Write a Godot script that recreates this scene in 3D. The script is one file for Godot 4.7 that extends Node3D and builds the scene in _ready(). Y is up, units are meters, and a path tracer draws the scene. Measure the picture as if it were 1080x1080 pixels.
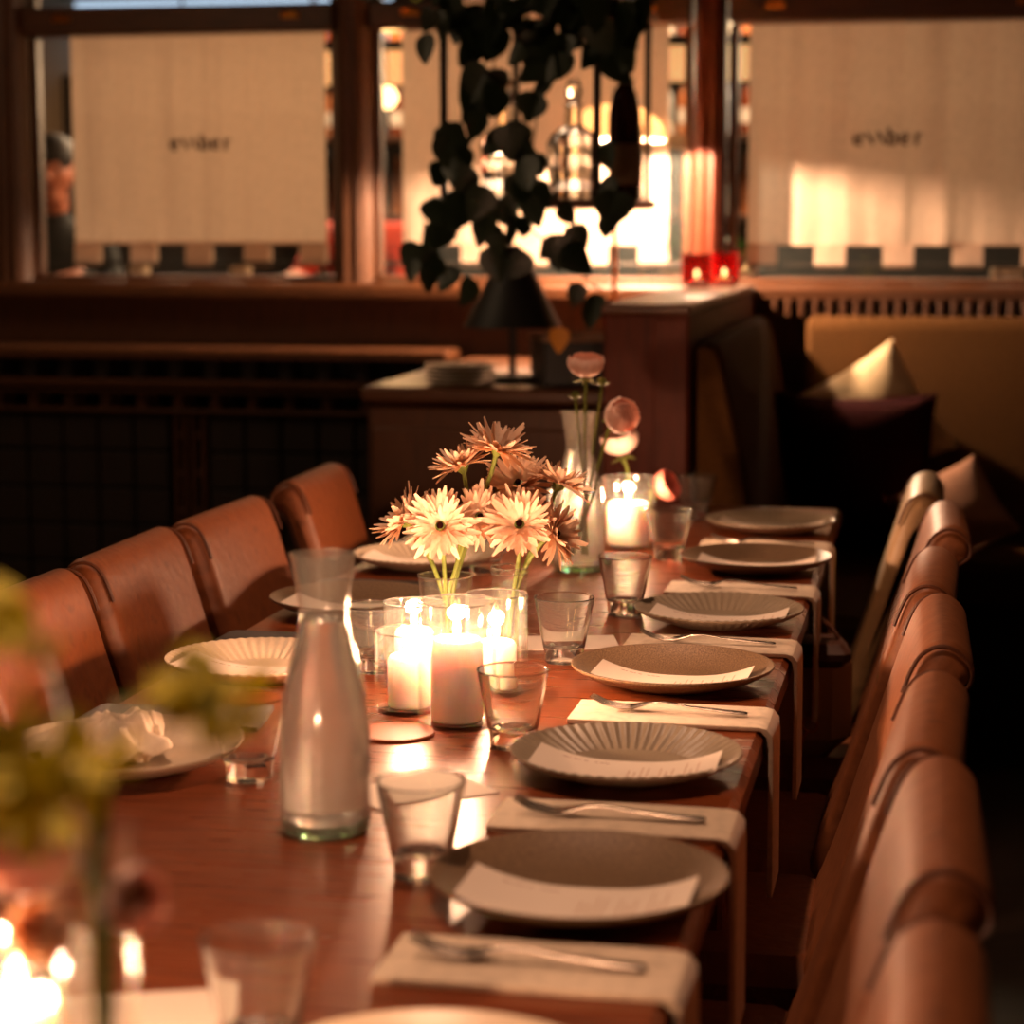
extends Node3D
# A long dinner table set by candlelight in front of a row of curtained windows.

# ------------------------------------------------------------------ mesh kit
class MB:
	var v := PackedVector3Array()
	var i := PackedInt32Array()
	var uv := PackedVector2Array()

func orient(m: MB, from: int) -> void:
	var vol := 0.0
	for k in range(from, m.i.size(), 3):
		vol += m.v[m.i[k]].dot(m.v[m.i[k + 1]].cross(m.v[m.i[k + 2]]))
	if vol > 0.0:
		for k in range(from, m.i.size(), 3):
			var t := m.i[k]
			m.i[k] = m.i[k + 1]
			m.i[k + 1] = t

func loft(m: MB, rings: Array, cap := true, closed_path := false, closed_ring := true) -> void:
	var from := m.i.size()
	var n: int = rings[0].size()
	var b := m.v.size()
	for r in rings:
		m.v.append_array(r)
	var nr := rings.size()
	for a in (nr if closed_path else nr - 1):
		var a2 := (a + 1) % nr
		for k in (n if closed_ring else n - 1):
			var k2 := (k + 1) % n
			var p := b + a * n + k
			var q := b + a * n + k2
			var r2 := b + a2 * n + k2
			var s := b + a2 * n + k
			m.i.append_array([p, q, r2, p, r2, s])
	if cap and not closed_path:
		for e in 2:
			var ro := b + (0 if e == 0 else (nr - 1) * n)
			var c := Vector3.ZERO
			for k in n:
				c += m.v[ro + k]
			m.v.append(c / n)
			var ci := m.v.size() - 1
			for k in n:
				var k2 := (k + 1) % n
				if e == 0:
					m.i.append_array([ci, ro + k2, ro + k])
				else:
					m.i.append_array([ci, ro + k, ro + k2])
	if cap or closed_path:
		orient(m, from)

func circle(r: float, y: float, n: int, c := Vector3.ZERO) -> PackedVector3Array:
	var o := PackedVector3Array()
	for k in n:
		var a := TAU * k / n
		o.append(c + Vector3(cos(a) * r, y, sin(a) * r))
	return o

func lathe(m: MB, prof: Array, n := 32, c := Vector3.ZERO) -> void:
	var rings := []
	for p in prof:
		rings.append(circle(maxf(p[0], 0.00015), p[1], n, c))
	loft(m, rings)

func tube(m: MB, path: Array, rad, n := 8, flat := 1.0) -> void:
	var rings := []
	var up := Vector3.UP
	var t0: Vector3 = (path[1] - path[0]).normalized()
	if absf(t0.dot(up)) > 0.95:
		up = Vector3.RIGHT
	var side := t0.cross(up).normalized()
	for k in path.size():
		var t: Vector3 = (path[mini(k + 1, path.size() - 1)] - path[maxi(k - 1, 0)]).normalized()
		side = (side - t * side.dot(t)).normalized()
		var u := side.cross(t).normalized()
		var r: float = rad[k] if rad is Array else rad
		var ring := PackedVector3Array()
		for j in n:
			var a := TAU * j / n
			ring.append(path[k] + side * cos(a) * r + u * sin(a) * r * flat)
		rings.append(ring)
	loft(m, rings)

func rect_ring(cx: float, cz: float, hx: float, hz: float, b: float, y: float) -> PackedVector3Array:
	var o := PackedVector3Array()
	for q in [[1, 1], [-1, 1], [-1, -1], [1, -1]]:
		var sx: float = q[0]
		var sz: float = q[1]
		var p1 := Vector3(cx + sx * hx, y, cz + sz * (hz - b))
		var p2 := Vector3(cx + sx * (hx - b), y, cz + sz * hz)
		if sx * sz > 0:
			o.append(p1)
			o.append(p2)
		else:
			o.append(p2)
			o.append(p1)
	return o

func rbox(m: MB, c: Vector3, s: Vector3, b := 0.004) -> void:
	b = minf(b, minf(s.x, minf(s.y, s.z)) * 0.45)
	var h := s * 0.5
	var rings := []
	rings.append(rect_ring(c.x, c.z, h.x - b, h.z - b, b * 0.5, c.y - h.y))
	rings.append(rect_ring(c.x, c.z, h.x, h.z, b, c.y - h.y + b))
	rings.append(rect_ring(c.x, c.z, h.x, h.z, b, c.y + h.y - b))
	rings.append(rect_ring(c.x, c.z, h.x - b, h.z - b, b * 0.5, c.y + h.y))
	loft(m, rings)

# outline in x,y pushed along z from z0 to z1, with a rounded rim of size b
func extrude(m: MB, poly: PackedVector2Array, z0: float, z1: float, b := 0.0) -> void:
	var from := m.i.size()
	if Geometry2D.is_polygon_clockwise(poly):
		poly.reverse()
	var n := poly.size()
	var rings := []
	var steps := [[z0, 0.0]] if b <= 0.0 else [[z0, b], [z0 + b * 0.3, b * 0.3], [z0 + b, 0.0]]
	var back := [[z1, 0.0]] if b <= 0.0 else [[z1 - b, 0.0], [z1 - b * 0.3, b * 0.3], [z1, b]]
	for s in steps + back:
		var ring := PackedVector3Array()
		for k in n:
			var e1 := (poly[k] - poly[(k + n - 1) % n]).normalized()
			var e2 := (poly[(k + 1) % n] - poly[k]).normalized()
			var nn := Vector2(-e1.y - e2.y, e1.x + e2.x).normalized()
			var p: Vector2 = poly[k] + nn * s[1]
			ring.append(Vector3(p.x, p.y, s[0]))
		rings.append(ring)
	var bse := m.v.size()
	loft(m, rings, false)
	var tri := Geometry2D.triangulate_polygon(poly)
	var last := bse + (rings.size() - 1) * n
	for k in range(0, tri.size(), 3):
		m.i.append_array([bse + tri[k], bse + tri[k + 2], bse + tri[k + 1]])
		m.i.append_array([last + tri[k], last + tri[k + 1], last + tri[k + 2]])
	orient(m, from)

# sheet(f, nu, nv): f(u, v) -> Vector3, one layer, with uv
func sheet(m: MB, f: Callable, nu: int, nv: int) -> void:
	var b := m.v.size()
	for a in nv + 1:
		for k in nu + 1:
			m.v.append(f.call(float(k) / nu, float(a) / nv))
			m.uv.append(Vector2(float(k) / nu, float(a) / nv))
	for a in nv:
		for k in nu:
			var p := b + a * (nu + 1) + k
			m.i.append_array([p, p + 1, p + nu + 2, p, p + nu + 2, p + nu + 1])

func finish(m: MB, crease := 40.0) -> ArrayMesh:
	var nt := m.i.size() / 3
	var fn := PackedVector3Array()
	fn.resize(nt)
	var ar := PackedVector3Array()
	ar.resize(nt)
	var count := PackedInt32Array()
	count.resize(m.v.size() + 1)
	for t in nt:
		var a := m.v[m.i[t * 3]]
		var x := (m.v[m.i[t * 3 + 2]] - a).cross(m.v[m.i[t * 3 + 1]] - a)
		ar[t] = x
		fn[t] = x.normalized()
		for k in 3:
			count[m.i[t * 3 + k] + 1] += 1
	for k in m.v.size():
		count[k + 1] += count[k]
	var fill := count.duplicate()
	var own := PackedInt32Array()
	own.resize(nt * 3)
	for t in nt:
		for k in 3:
			var q := m.i[t * 3 + k]
			own[fill[q]] = t
			fill[q] += 1
	var cc := cos(deg_to_rad(crease))
	var ov := PackedVector3Array()
	ov.resize(nt * 3)
	var on := PackedVector3Array()
	on.resize(nt * 3)
	var ou := PackedVector2Array()
	var has_uv := m.uv.size() == m.v.size() and m.uv.size() > 0
	if has_uv:
		ou.resize(nt * 3)
	for t in nt:
		var me := fn[t]
		for k in 3:
			var q := m.i[t * 3 + k]
			var s := Vector3.ZERO
			for e in range(count[q], count[q + 1]):
				var o := own[e]
				if fn[o].dot(me) > cc:
					s += ar[o]
			ov[t * 3 + k] = m.v[q]
			on[t * 3 + k] = s.normalized() if s.length_squared() > 1e-30 else me
			if has_uv:
				ou[t * 3 + k] = m.uv[q]
	var arr := []
	arr.resize(Mesh.ARRAY_MAX)
	arr[Mesh.ARRAY_VERTEX] = ov
	arr[Mesh.ARRAY_NORMAL] = on
	if has_uv:
		arr[Mesh.ARRAY_TEX_UV] = ou
	var am := ArrayMesh.new()
	am.add_surface_from_arrays(Mesh.PRIMITIVE_TRIANGLES, arr)
	return am

# ------------------------------------------------------------------ nodes
var taken := {}
func numbered(called: String) -> String:
	var k: int = taken.get(called, 0)
	taken[called] = k + 1
	return called if k == 0 else "%s_%03d" % [called, k]

func tag(o: Node, label: String, category: String, group := "") -> Node:
	o.set_meta("label", label)
	o.set_meta("category", category)
	if group:
		o.set_meta("group", group)
	return o

func part(called: String, mesh: Mesh, material: Material, parent: Node, at := Transform3D()) -> MeshInstance3D:
	var o := MeshInstance3D.new()
	o.name = called
	o.mesh = mesh
	o.material_override = material
	o.transform = at
	parent.add_child(o, true)
	return o

func thing(called: String, label: String, category: String, at := Vector3.ZERO, turn := 0.0, group := "") -> Node3D:
	var o := Node3D.new()
	o.name = numbered(called)
	add_child(o)
	o.position = at
	o.rotation.y = turn
	tag(o, label, category, group)
	return o

func one(called: String, mesh: Mesh, material: Material, label: String, category: String, at := Vector3.ZERO, turn := 0.0, group := "") -> MeshInstance3D:
	var o := MeshInstance3D.new()
	o.name = numbered(called)
	o.mesh = mesh
	o.material_override = material
	add_child(o)
	o.position = at
	o.rotation.y = turn
	tag(o, label, category, group)
	return o

func struct(called: String, mesh: Mesh, material: Material) -> MeshInstance3D:
	var o := MeshInstance3D.new()
	o.name = called
	o.mesh = mesh
	o.material_override = material
	add_child(o, true)
	o.set_meta("kind", "structure")
	return o

func copy(src: Node3D, at: Vector3, turn: float, label: String, group := "") -> Node3D:
	var o: Node3D = src.duplicate()
	o.name = numbered(String(src.name).rstrip("0123456789").trim_suffix("_"))
	add_child(o)
	o.position = at
	o.rotation.y = turn
	o.set_meta("label", label)
	if group:
		o.set_meta("group", group)
	return o

func omni(parent: Node, at: Vector3, color: Color, energy: float, size := 0.01) -> OmniLight3D:
	var l := OmniLight3D.new()
	l.name = "glow_light"
	l.light_color = color
	l.light_energy = energy
	l.light_size = size
	l.omni_range = 14.0
	l.omni_attenuation = 2.0
	l.shadow_enabled = true
	parent.add_child(l, true)
	l.position = at
	return l

# ------------------------------------------------------------------ materials
func plainm(c: Color, rough := 0.6, metal := 0.0) -> StandardMaterial3D:
	var m := StandardMaterial3D.new()
	m.albedo_color = c
	m.roughness = rough
	m.metallic = metal
	return m

func matte(c: Color) -> StandardMaterial3D:
	var m := plainm(c, 1.0)
	m.metallic_specular = 0.15
	return m

func noise_tex(sd: int, freq: float, cols: Array, oct := 4, normal := false) -> NoiseTexture2D:
	var n := FastNoiseLite.new()
	n.seed = sd
	n.frequency = freq
	n.fractal_octaves = oct
	n.noise_type = FastNoiseLite.TYPE_SIMPLEX_SMOOTH
	var t := NoiseTexture2D.new()
	t.width = 256
	t.height = 256
	t.seamless = true
	t.noise = n
	if normal:
		t.as_normal_map = true
		t.bump_strength = 3.0
	elif cols.size():
		var g := Gradient.new()
		var off := PackedFloat32Array()
		var cc := PackedColorArray()
		for k in cols.size():
			off.append(float(k) / (cols.size() - 1))
			cc.append(cols[k])
		g.offsets = off
		g.colors = cc
		t.color_ramp = g
	return t

func texm(cols: Array, scale: Vector3, rough: float, sd: int, freq := 0.02, bump := 0.0, world := true) -> StandardMaterial3D:
	var m := StandardMaterial3D.new()
	m.albedo_texture = noise_tex(sd, freq, cols)
	m.roughness = rough
	m.uv1_triplanar = true
	m.uv1_world_triplanar = world
	m.uv1_scale = scale
	if bump > 0.0:
		m.heightmap_enabled = true
		m.heightmap_texture = noise_tex(sd + 50, freq * 1.5, [Color.BLACK, Color.WHITE])
		m.heightmap_scale = bump
	return m

func glassm(tint: Color, alpha := 0.03, rough := 0.02) -> StandardMaterial3D:
	var m := StandardMaterial3D.new()
	m.albedo_color = Color(tint.r, tint.g, tint.b, alpha)
	m.transparency = BaseMaterial3D.TRANSPARENCY_ALPHA
	m.roughness = rough
	return m

func solidglass(tint: Color, rough := 0.0, ior := 0.05) -> StandardMaterial3D:
	var m := StandardMaterial3D.new()
	m.albedo_color = Color(tint.r, tint.g, tint.b, 0.02)
	m.roughness = rough
	m.refraction_enabled = true
	m.refraction_scale = ior
	return m

func lightm(c: Color, e: float) -> StandardMaterial3D:
	var m := StandardMaterial3D.new()
	m.albedo_color = c
	m.emission_enabled = true
	m.emission = c
	m.emission_energy_multiplier = e
	return m

func cloth(c: Color, back := 0.0) -> StandardMaterial3D:
	var m := texm([c.darkened(0.1), c, c.lightened(0.05)], Vector3(6, 6, 6), 0.9, int(c.r * 900), 0.03)
	m.rim_enabled = true
	m.rim = 0.3
	m.rim_tint = 0.7
	if back > 0.0:
		m.backlight_enabled = true
		m.backlight = Color(back, back, back)
	return m

var K := {}
var rng := RandomNumberGenerator.new()
const TT := 0.75            # table top height

func _ready() -> void:
	rng.seed = 7
	# ---- camera
	var cam := Camera3D.new()
	cam.name = "camera"
	var ca := CameraAttributesPhysical.new()
	ca.frustum_focal_length = 50.0
	ca.frustum_focus_distance = 2.8
	ca.exposure_aperture = 2.4
	cam.attributes = ca
	cam.position = Vector3(0, 1.34, 0)
	cam.rotation = Vector3(deg_to_rad(-7.595), deg_to_rad(11.262), 0)
	cam.fov = 26.99
	cam.near = 0.05
	cam.far = 60.0
	add_child(cam)
	cam.current = true
	# ---- sky seen through the far windows of the bar
	var env := Environment.new()
	env.background_mode = Environment.BG_COLOR
	env.background_color = Color(0.80, 0.90, 1.0)
	env.background_energy_multiplier = 0.9
	env.tonemap_mode = Environment.TONE_MAPPER_LINEAR
	env.tonemap_exposure = 1.3
	env.sdfgi_enabled = true
	env.ssao_enabled = true
	env.ssil_enabled = true
	var we := WorldEnvironment.new()
	we.name = "world"
	we.environment = env
	add_child(we)
	# ---- materials, unseen lamps, structure, objects
	make_materials()
	unseen_lamps()
	shell()
	windows()
	bar_room()
	left_panelling()
	service_station()
	banquette()
	dining_table()
	chairs()
	place_settings()
	centre_pieces()
	foreground()

func warm(k := 0.0) -> Color:
	return Color(1.0, 0.70 + k, 0.40 + k)

func make_materials() -> void:
	K.table = texm([Color(0.34, 0.16, 0.08), Color(0.44, 0.21, 0.10), Color(0.50, 0.25, 0.12), Color(0.38, 0.18, 0.085)], Vector3(0.8, 4, 9), 0.30, 3, 0.02)
	K.table.roughness_texture = noise_tex(9, 0.02, [Color(0.75, 0.75, 0.75), Color(1, 1, 1)])
	K.table.roughness = 0.34
	K.table.metallic_specular = 0.42
	K.wood = texm([Color(0.25, 0.14, 0.07), Color(0.33, 0.19, 0.095), Color(0.28, 0.155, 0.08)], Vector3(7, 0.8, 7), 0.5, 11, 0.02)
	K.woodx = texm([Color(0.25, 0.14, 0.07), Color(0.33, 0.19, 0.095), Color(0.28, 0.155, 0.08)], Vector3(0.8, 7, 7), 0.42, 12, 0.02)
	K.redwood = texm([Color(0.26, 0.10, 0.05), Color(0.34, 0.14, 0.07), Color(0.30, 0.12, 0.06)], Vector3(8, 0.7, 8), 0.55, 13, 0.02)
	K.redwood.metallic_specular = 0.3
	K.darkwood = texm([Color(0.10, 0.06, 0.04), Color(0.15, 0.09, 0.06)], Vector3(6, 1, 6), 0.6, 14, 0.02)
	K.floor = texm([Color(0.13, 0.08, 0.05), Color(0.20, 0.12, 0.08)], Vector3(0.5, 1, 3), 0.5, 15, 0.02)
	K.plaster = texm([Color(0.40, 0.31, 0.22), Color(0.44, 0.35, 0.25)], Vector3(1, 1, 1), 0.95, 16, 0.02)
	K.leather = texm([Color(0.40, 0.21, 0.11), Color(0.56, 0.31, 0.16), Color(0.50, 0.27, 0.14), Color(0.60, 0.35, 0.19)], Vector3(2.5, 2.5, 2.5), 0.52, 17, 0.03, 0.12)
	K.leather2 = texm([Color(0.43, 0.24, 0.13), Color(0.58, 0.34, 0.19), Color(0.52, 0.295, 0.16), Color(0.62, 0.38, 0.22)], Vector3(2.5, 2.5, 2.5), 0.55, 18, 0.03, 0.12)
	K.sheen_leather = texm([Color(0.62, 0.48, 0.32), Color(0.70, 0.56, 0.39)], Vector3(2.5, 2.5, 2.5), 0.5, 19, 0.03, 0.12)  # tan leather paled to stand for lamp sheen on the far chair
	K.piping = plainm(Color(0.36, 0.19, 0.10), 0.5)
	K.olive = texm([Color(0.29, 0.18, 0.075), Color(0.35, 0.23, 0.10)], Vector3(5, 5, 5), 0.9, 20, 0.05, 0.15)
	K.olive.metallic_specular = 0.25
	K.black = plainm(Color(0.03, 0.026, 0.024), 0.55)
	K.iron = plainm(Color(0.16, 0.11, 0.08), 0.5, 0.6)
	K.brass = plainm(Color(0.85, 0.55, 0.22), 0.3, 1.0)
	K.steel = plainm(Color(0.62, 0.57, 0.52), 0.25, 1.0)
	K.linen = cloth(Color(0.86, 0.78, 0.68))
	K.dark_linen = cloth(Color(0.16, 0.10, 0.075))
	K.curtain = cloth(Color(0.87, 0.75, 0.66), 0.9)
	K.paper = plainm(Color(0.88, 0.82, 0.76), 0.85)
	K.glass = glassm(Color(0.95, 1.0, 0.97), 0.004)
	K.pane = glassm(Color(0.95, 1.0, 0.97), 0.01)
	K.base_glass = solidglass(Color(0.97, 0.98, 0.97))
	K.green_glass = solidglass(Color(0.62, 0.88, 0.74))
	K.water = solidglass(Color(0.98, 0.99, 0.985), 0.18, 0.033)
	K.misty = glassm(Color(0.90, 0.90, 0.86), 0.14, 0.10)
	K.wax = plainm(Color(0.95, 0.90, 0.82), 0.5)
	K.wax.subsurf_scatter_enabled = true
	K.wax.subsurf_scatter_strength = 0.9
	K.flame = lightm(Color(1.0, 0.80, 0.50), 26.0)
	K.wick = plainm(Color(0.05, 0.04, 0.03), 0.9)
	K.stem = plainm(Color(0.42, 0.47, 0.20), 0.5)
	K.stem.backlight_enabled = true
	K.stem.backlight = Color(0.3, 0.35, 0.12)
	K.petal = texm([Color(0.90, 0.79, 0.68), Color(0.93, 0.85, 0.75), Color(0.95, 0.89, 0.80)], Vector3(20, 20, 20), 0.6, 21, 0.03, 0.0, false)
	K.petal.backlight_enabled = true
	K.petal.backlight = Color(0.95, 0.84, 0.74)
	K.blush = plainm(Color(0.94, 0.82, 0.76), 0.6)
	K.blush.backlight_enabled = true
	K.blush.backlight = Color(0.6, 0.42, 0.36)
	K.pink = plainm(Color(0.90, 0.52, 0.45), 0.6)
	K.eye = matte(Color(0.12, 0.03, 0.03))
	K.leaf = texm([Color(0.06, 0.10, 0.04), Color(0.10, 0.16, 0.06)], Vector3(9, 9, 9), 0.45, 22, 0.03, 0.0, false)
	K.bright_leaf = plainm(Color(0.20, 0.42, 0.12), 0.45)
	K.yellow = texm([Color(0.84, 0.80, 0.30), Color(0.95, 0.90, 0.46), Color(0.74, 0.72, 0.26)], Vector3(20, 20, 20), 0.6, 23, 0.03, 0.0, false)
	K.yellow.backlight_enabled = true
	K.yellow.backlight = Color(0.85, 0.85, 0.35)
	K.stoneware = texm([Color(0.22, 0.15, 0.10), Color(0.26, 0.18, 0.12), Color(0.36, 0.27, 0.20), Color(0.54, 0.44, 0.33), Color(0.57, 0.47, 0.35), Color(0.60, 0.50, 0.38)], Vector3(13, 13, 13), 0.40, 24, 0.11)
	K.stoneware.albedo_texture.noise.fractal_octaves = 2
	K.grey_ware = texm([Color(0.56, 0.50, 0.42), Color(0.62, 0.56, 0.48)], Vector3(14, 14, 14), 0.30, 25, 0.05)
	K.cream_ware = texm([Color(0.78, 0.70, 0.60), Color(0.83, 0.75, 0.65)], Vector3(10, 10, 10), 0.30, 26, 0.05)
	K.ink = plainm(Color(0.28, 0.13, 0.07), 0.9)

func unseen_lamps() -> void:
	var spots := [
		[Vector3(-1.5, 1.98, -8.3), Vector2(3.6, 0.16), 5.0, "long tilted unseen lamp hung low over the bar, lighting the curtains from behind"],  # out of view, backlights the curtains
		[Vector3(-2.7, 2.93, -4.2), Vector2(0.5, 1.6), 0.9, "dim flat fill lamp added out of view above the left aisle"],  # added fill, lifts the dark left panelling
		[Vector3(-1.6, 2.50, -10.05), Vector2(4.0, 0.12), 6.0, "narrow unseen lamp strip above the bar's bottle shelves"],  # out of view, lights the bottles on the shelves
	]
	for s in spots:
		var t := thing("unseen_lamp", s[3], "lamp", s[0])
		if s[0].z < -8.0 and s[0].z > -9.0:
			t.rotation.x = -0.9
			var rods := MB.new()
			for x in [-1.5, 1.5]:
				tube(rods, [Vector3(x, 0.0, 0), Vector3(x, 1.02 * cos(0.9), 1.02 * sin(0.9))], 0.006, 6)
			part("hanger", finish(rods), K.black, t)
		var m := MB.new()
		rbox(m, Vector3.ZERO, Vector3(s[1].x + 0.04, 0.05, s[1].y + 0.04), 0.01)
		part("housing", finish(m), K.black, t)
		var d := MB.new()
		rbox(d, Vector3(0, -0.03, 0), Vector3(s[1].x, 0.008, s[1].y), 0.002)
		part("lamp_diffuser", finish(d), lightm(Color(1.0, 0.78, 0.52), 0.5), t)
		var l := AreaLight3D.new()
		l.name = "lamp_light"
		l.area_size = s[1]
		l.light_color = Color(1.0, 0.84, 0.66)
		l.light_energy = s[2]
		l.area_range = 14.0
		l.shadow_enabled = true
		t.add_child(l)
		l.position = Vector3(0, -0.04, 0)
		l.rotation = Vector3(-PI / 2, 0, 0)

	# unseen spot lamps on the ceiling, placed to light the table and chairs
	for k in 3:
		var t := thing("unseen_spot_lamp", ["unseen black ceiling spot lamp above the near end of the table", "unseen black ceiling spot lamp above the middle of the table", "unseen black ceiling spot lamp above the far end of the table"][k], "lamp", Vector3(-0.55, 3.0, -0.8 - 1.2 * k), 0, "unseen ceiling spot lamps above the table")
		var m := MB.new()
		tube(m, [Vector3(0, 0, 0), Vector3(0, -0.06, 0)], 0.01, 8)
		lathe(m, [[0, -0.05], [0.055, -0.06], [0.06, -0.17], [0.055, -0.17], [0.05, -0.08], [0, -0.075]], 24)
		part("housing", finish(m), K.black, t)
		var d := MB.new()
		lathe(d, [[0, -0.155], [0.052, -0.155], [0.052, -0.160], [0, -0.160]], 24)
		part("lamp_lens", finish(d), lightm(Color(1.0, 0.86, 0.68), 2.0), t)
		var l := SpotLight3D.new()
		l.name = "lamp_light"
		l.light_color = Color(1.0, 0.77, 0.62)
		l.light_energy = 2.0
		l.light_size = 0.05
		l.spot_range = 14.0
		l.spot_attenuation = 2.0
		l.spot_angle = 30.0
		l.shadow_enabled = true
		t.add_child(l)
		l.position = Vector3(0, -0.18, 0)
		l.rotation = Vector3(-PI / 2, 0, 0)

func slab(called: String, a: Vector3, b: Vector3, material: Material, bev := 0.002) -> MeshInstance3D:
	var m := MB.new()
	rbox(m, (a + b) * 0.5, (b - a).abs(), bev)
	return struct(called, finish(m), material)

const WZ := -6.5            # plane of the windows
func shell() -> void:
	slab("floor", Vector3(-4.6, -0.12, -10.7), Vector3(2.6, 0, 2.2), K.floor)
	slab("ceiling", Vector3(-4.6, 3.0, -10.7), Vector3(2.6, 3.12, 2.2), K.darkwood)
	slab("wall_left", Vector3(-4.6, 0, -10.7), Vector3(-4.45, 3.0, 2.2), K.plaster)
	slab("wall_right", Vector3(2.45, 0, -10.7), Vector3(2.6, 3.0, 2.2), K.plaster)
	slab("wall_front", Vector3(-4.45, 0, 2.05), Vector3(2.45, 3.0, 2.2), K.plaster)
	# the wall under and beside the windows
	slab("wall_window_base", Vector3(-4.45, 0, -6.62), Vector3(2.45, 1.12, -6.47), K.wood)
	slab("wall_window_head", Vector3(-4.45, 2.92, -6.62), Vector3(2.45, 3.0, -6.42), K.wood)
	slab("wall_window_end", Vector3(1.58, 1.12, -6.62), Vector3(2.45, 2.92, -6.42), K.plaster)
	# the wall at the back of the bar, open high up on the left to the evening sky
	slab("wall_bar_low", Vector3(-4.45, 0, -10.7), Vector3(2.45, 2.12, -10.5), K.darkwood)
	slab("wall_bar_high", Vector3(-2.7, 2.12, -10.7), Vector3(2.45, 2.5, -10.5), K.darkwood)
	slab("wall_bar_unseen_top", Vector3(-4.45, 2.5, -10.7), Vector3(2.45, 3.0, -10.5), K.darkwood)  # unseen upper wall, keeps sky out of the tabletop reflection
	# sill below the windows
	var s := MB.new()
	rbox(s, Vector3(-1.45, 1.145, -6.47), Vector3(6.0, 0.05, 0.24), 0.012)
	struct("trim_1", finish(s), K.woodx)

func windows() -> void:
	var px := [-4.0, -2.905, -1.78, -0.682, 0.42, 1.52]
	for k in px.size():
		var m := MB.new()
		# post with a stepped moulding
		var w := 0.058 if k != 3 else 0.046
		var out := PackedVector2Array([Vector2(-w, -6.52), Vector2(-w, -6.44), Vector2(-w * 0.78, -6.42), Vector2(-w * 0.7, -6.405), Vector2(-w * 0.35, -6.395), Vector2(0, -6.40), Vector2(w * 0.35, -6.395), Vector2(w * 0.7, -6.405), Vector2(w * 0.78, -6.42), Vector2(w, -6.44), Vector2(w, -6.52)])
		var rings := []
		for y in [1.165, 2.93]:
			var ring := PackedVector3Array()
			for q in out:
				ring.append(Vector3(px[k] + q.x, y, q.y))
			rings.append(ring)
		loft(m, rings)
		struct("trim_%d" % (k + 2), finish(m, 25), K.wood if k != 3 else K.redwood)
	for k in 5:
		var a: float = px[k] + 0.055
		var b: float = px[k + 1] - 0.055
		var w := Node3D.new()
		w.name = "window_%d" % (k + 1)
		add_child(w)
		w.set_meta("kind", "structure")
		for r in [[1.165, 1.19, -6.52, -6.44], [1.937, 2.022, -6.515, -6.415], [2.86, 2.93, -6.52, -6.44]]:
			var m := MB.new()
			rbox(m, Vector3((a + b) / 2, (r[0] + r[1]) / 2, (r[2] + r[3]) / 2), Vector3(b - a, r[1] - r[0], r[3] - r[2]), 0.008)
			part("rail", finish(m), K.woodx, w)
		for e in [a + 0.012, b - 0.012]:
			for yy in [[1.19, 1.937], [2.022, 2.86]]:
				var m := MB.new()
				rbox(m, Vector3(e, (yy[0] + yy[1]) / 2, -6.49), Vector3(0.026, yy[1] - yy[0], 0.045), 0.005)
				part("stile", finish(m), K.wood, w)
		for yy in [[1.19, 1.937], [2.022, 2.86]]:
			var m := MB.new()
			rbox(m, Vector3((a + b) / 2, (yy[0] + yy[1]) / 2, -6.49), Vector3(b - a - 0.05, yy[1] - yy[0], 0.004), 0.001)
			part("pane", finish(m), K.pane, w)
		for e in [a + 0.135, b - 0.135]:
			# brass sash lift: a shell-shaped cup on a small plate
			var m := MB.new()
			rbox(m, Vector3(e, 1.985, -6.412), Vector3(0.06, 0.018, 0.006), 0.002)
			var rings := []
			for q in 7:
				var ang := PI * q / 6.0
				var ring := PackedVector3Array()
				for j in 8:
					var c := TAU * j / 8
					ring.append(Vector3(e + cos(ang) * (0.022 + 0.006 * cos(c)), 1.987 + sin(ang) * (0.011 + 0.003 * cos(c)), -6.402 + 0.008 * sin(c)))
				rings.append(ring)
			loft(m, rings)
			part("sash_lift", finish(m), K.brass, w)
	# café curtains with tabs and a rod
	curtain(-2.746, -1.897, 5, 1, "beige linen window curtain left of the shelf, evenly lit, dark lettering", true)
	curtain(-1.652, -0.818, 5, 2, "beige linen window curtain behind the hanging shelf and trailing plant", false)
	curtain(-0.575, 0.33, 5, 3, "beige linen window curtain right of the red votives with a patch of lamp light", true)

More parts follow.
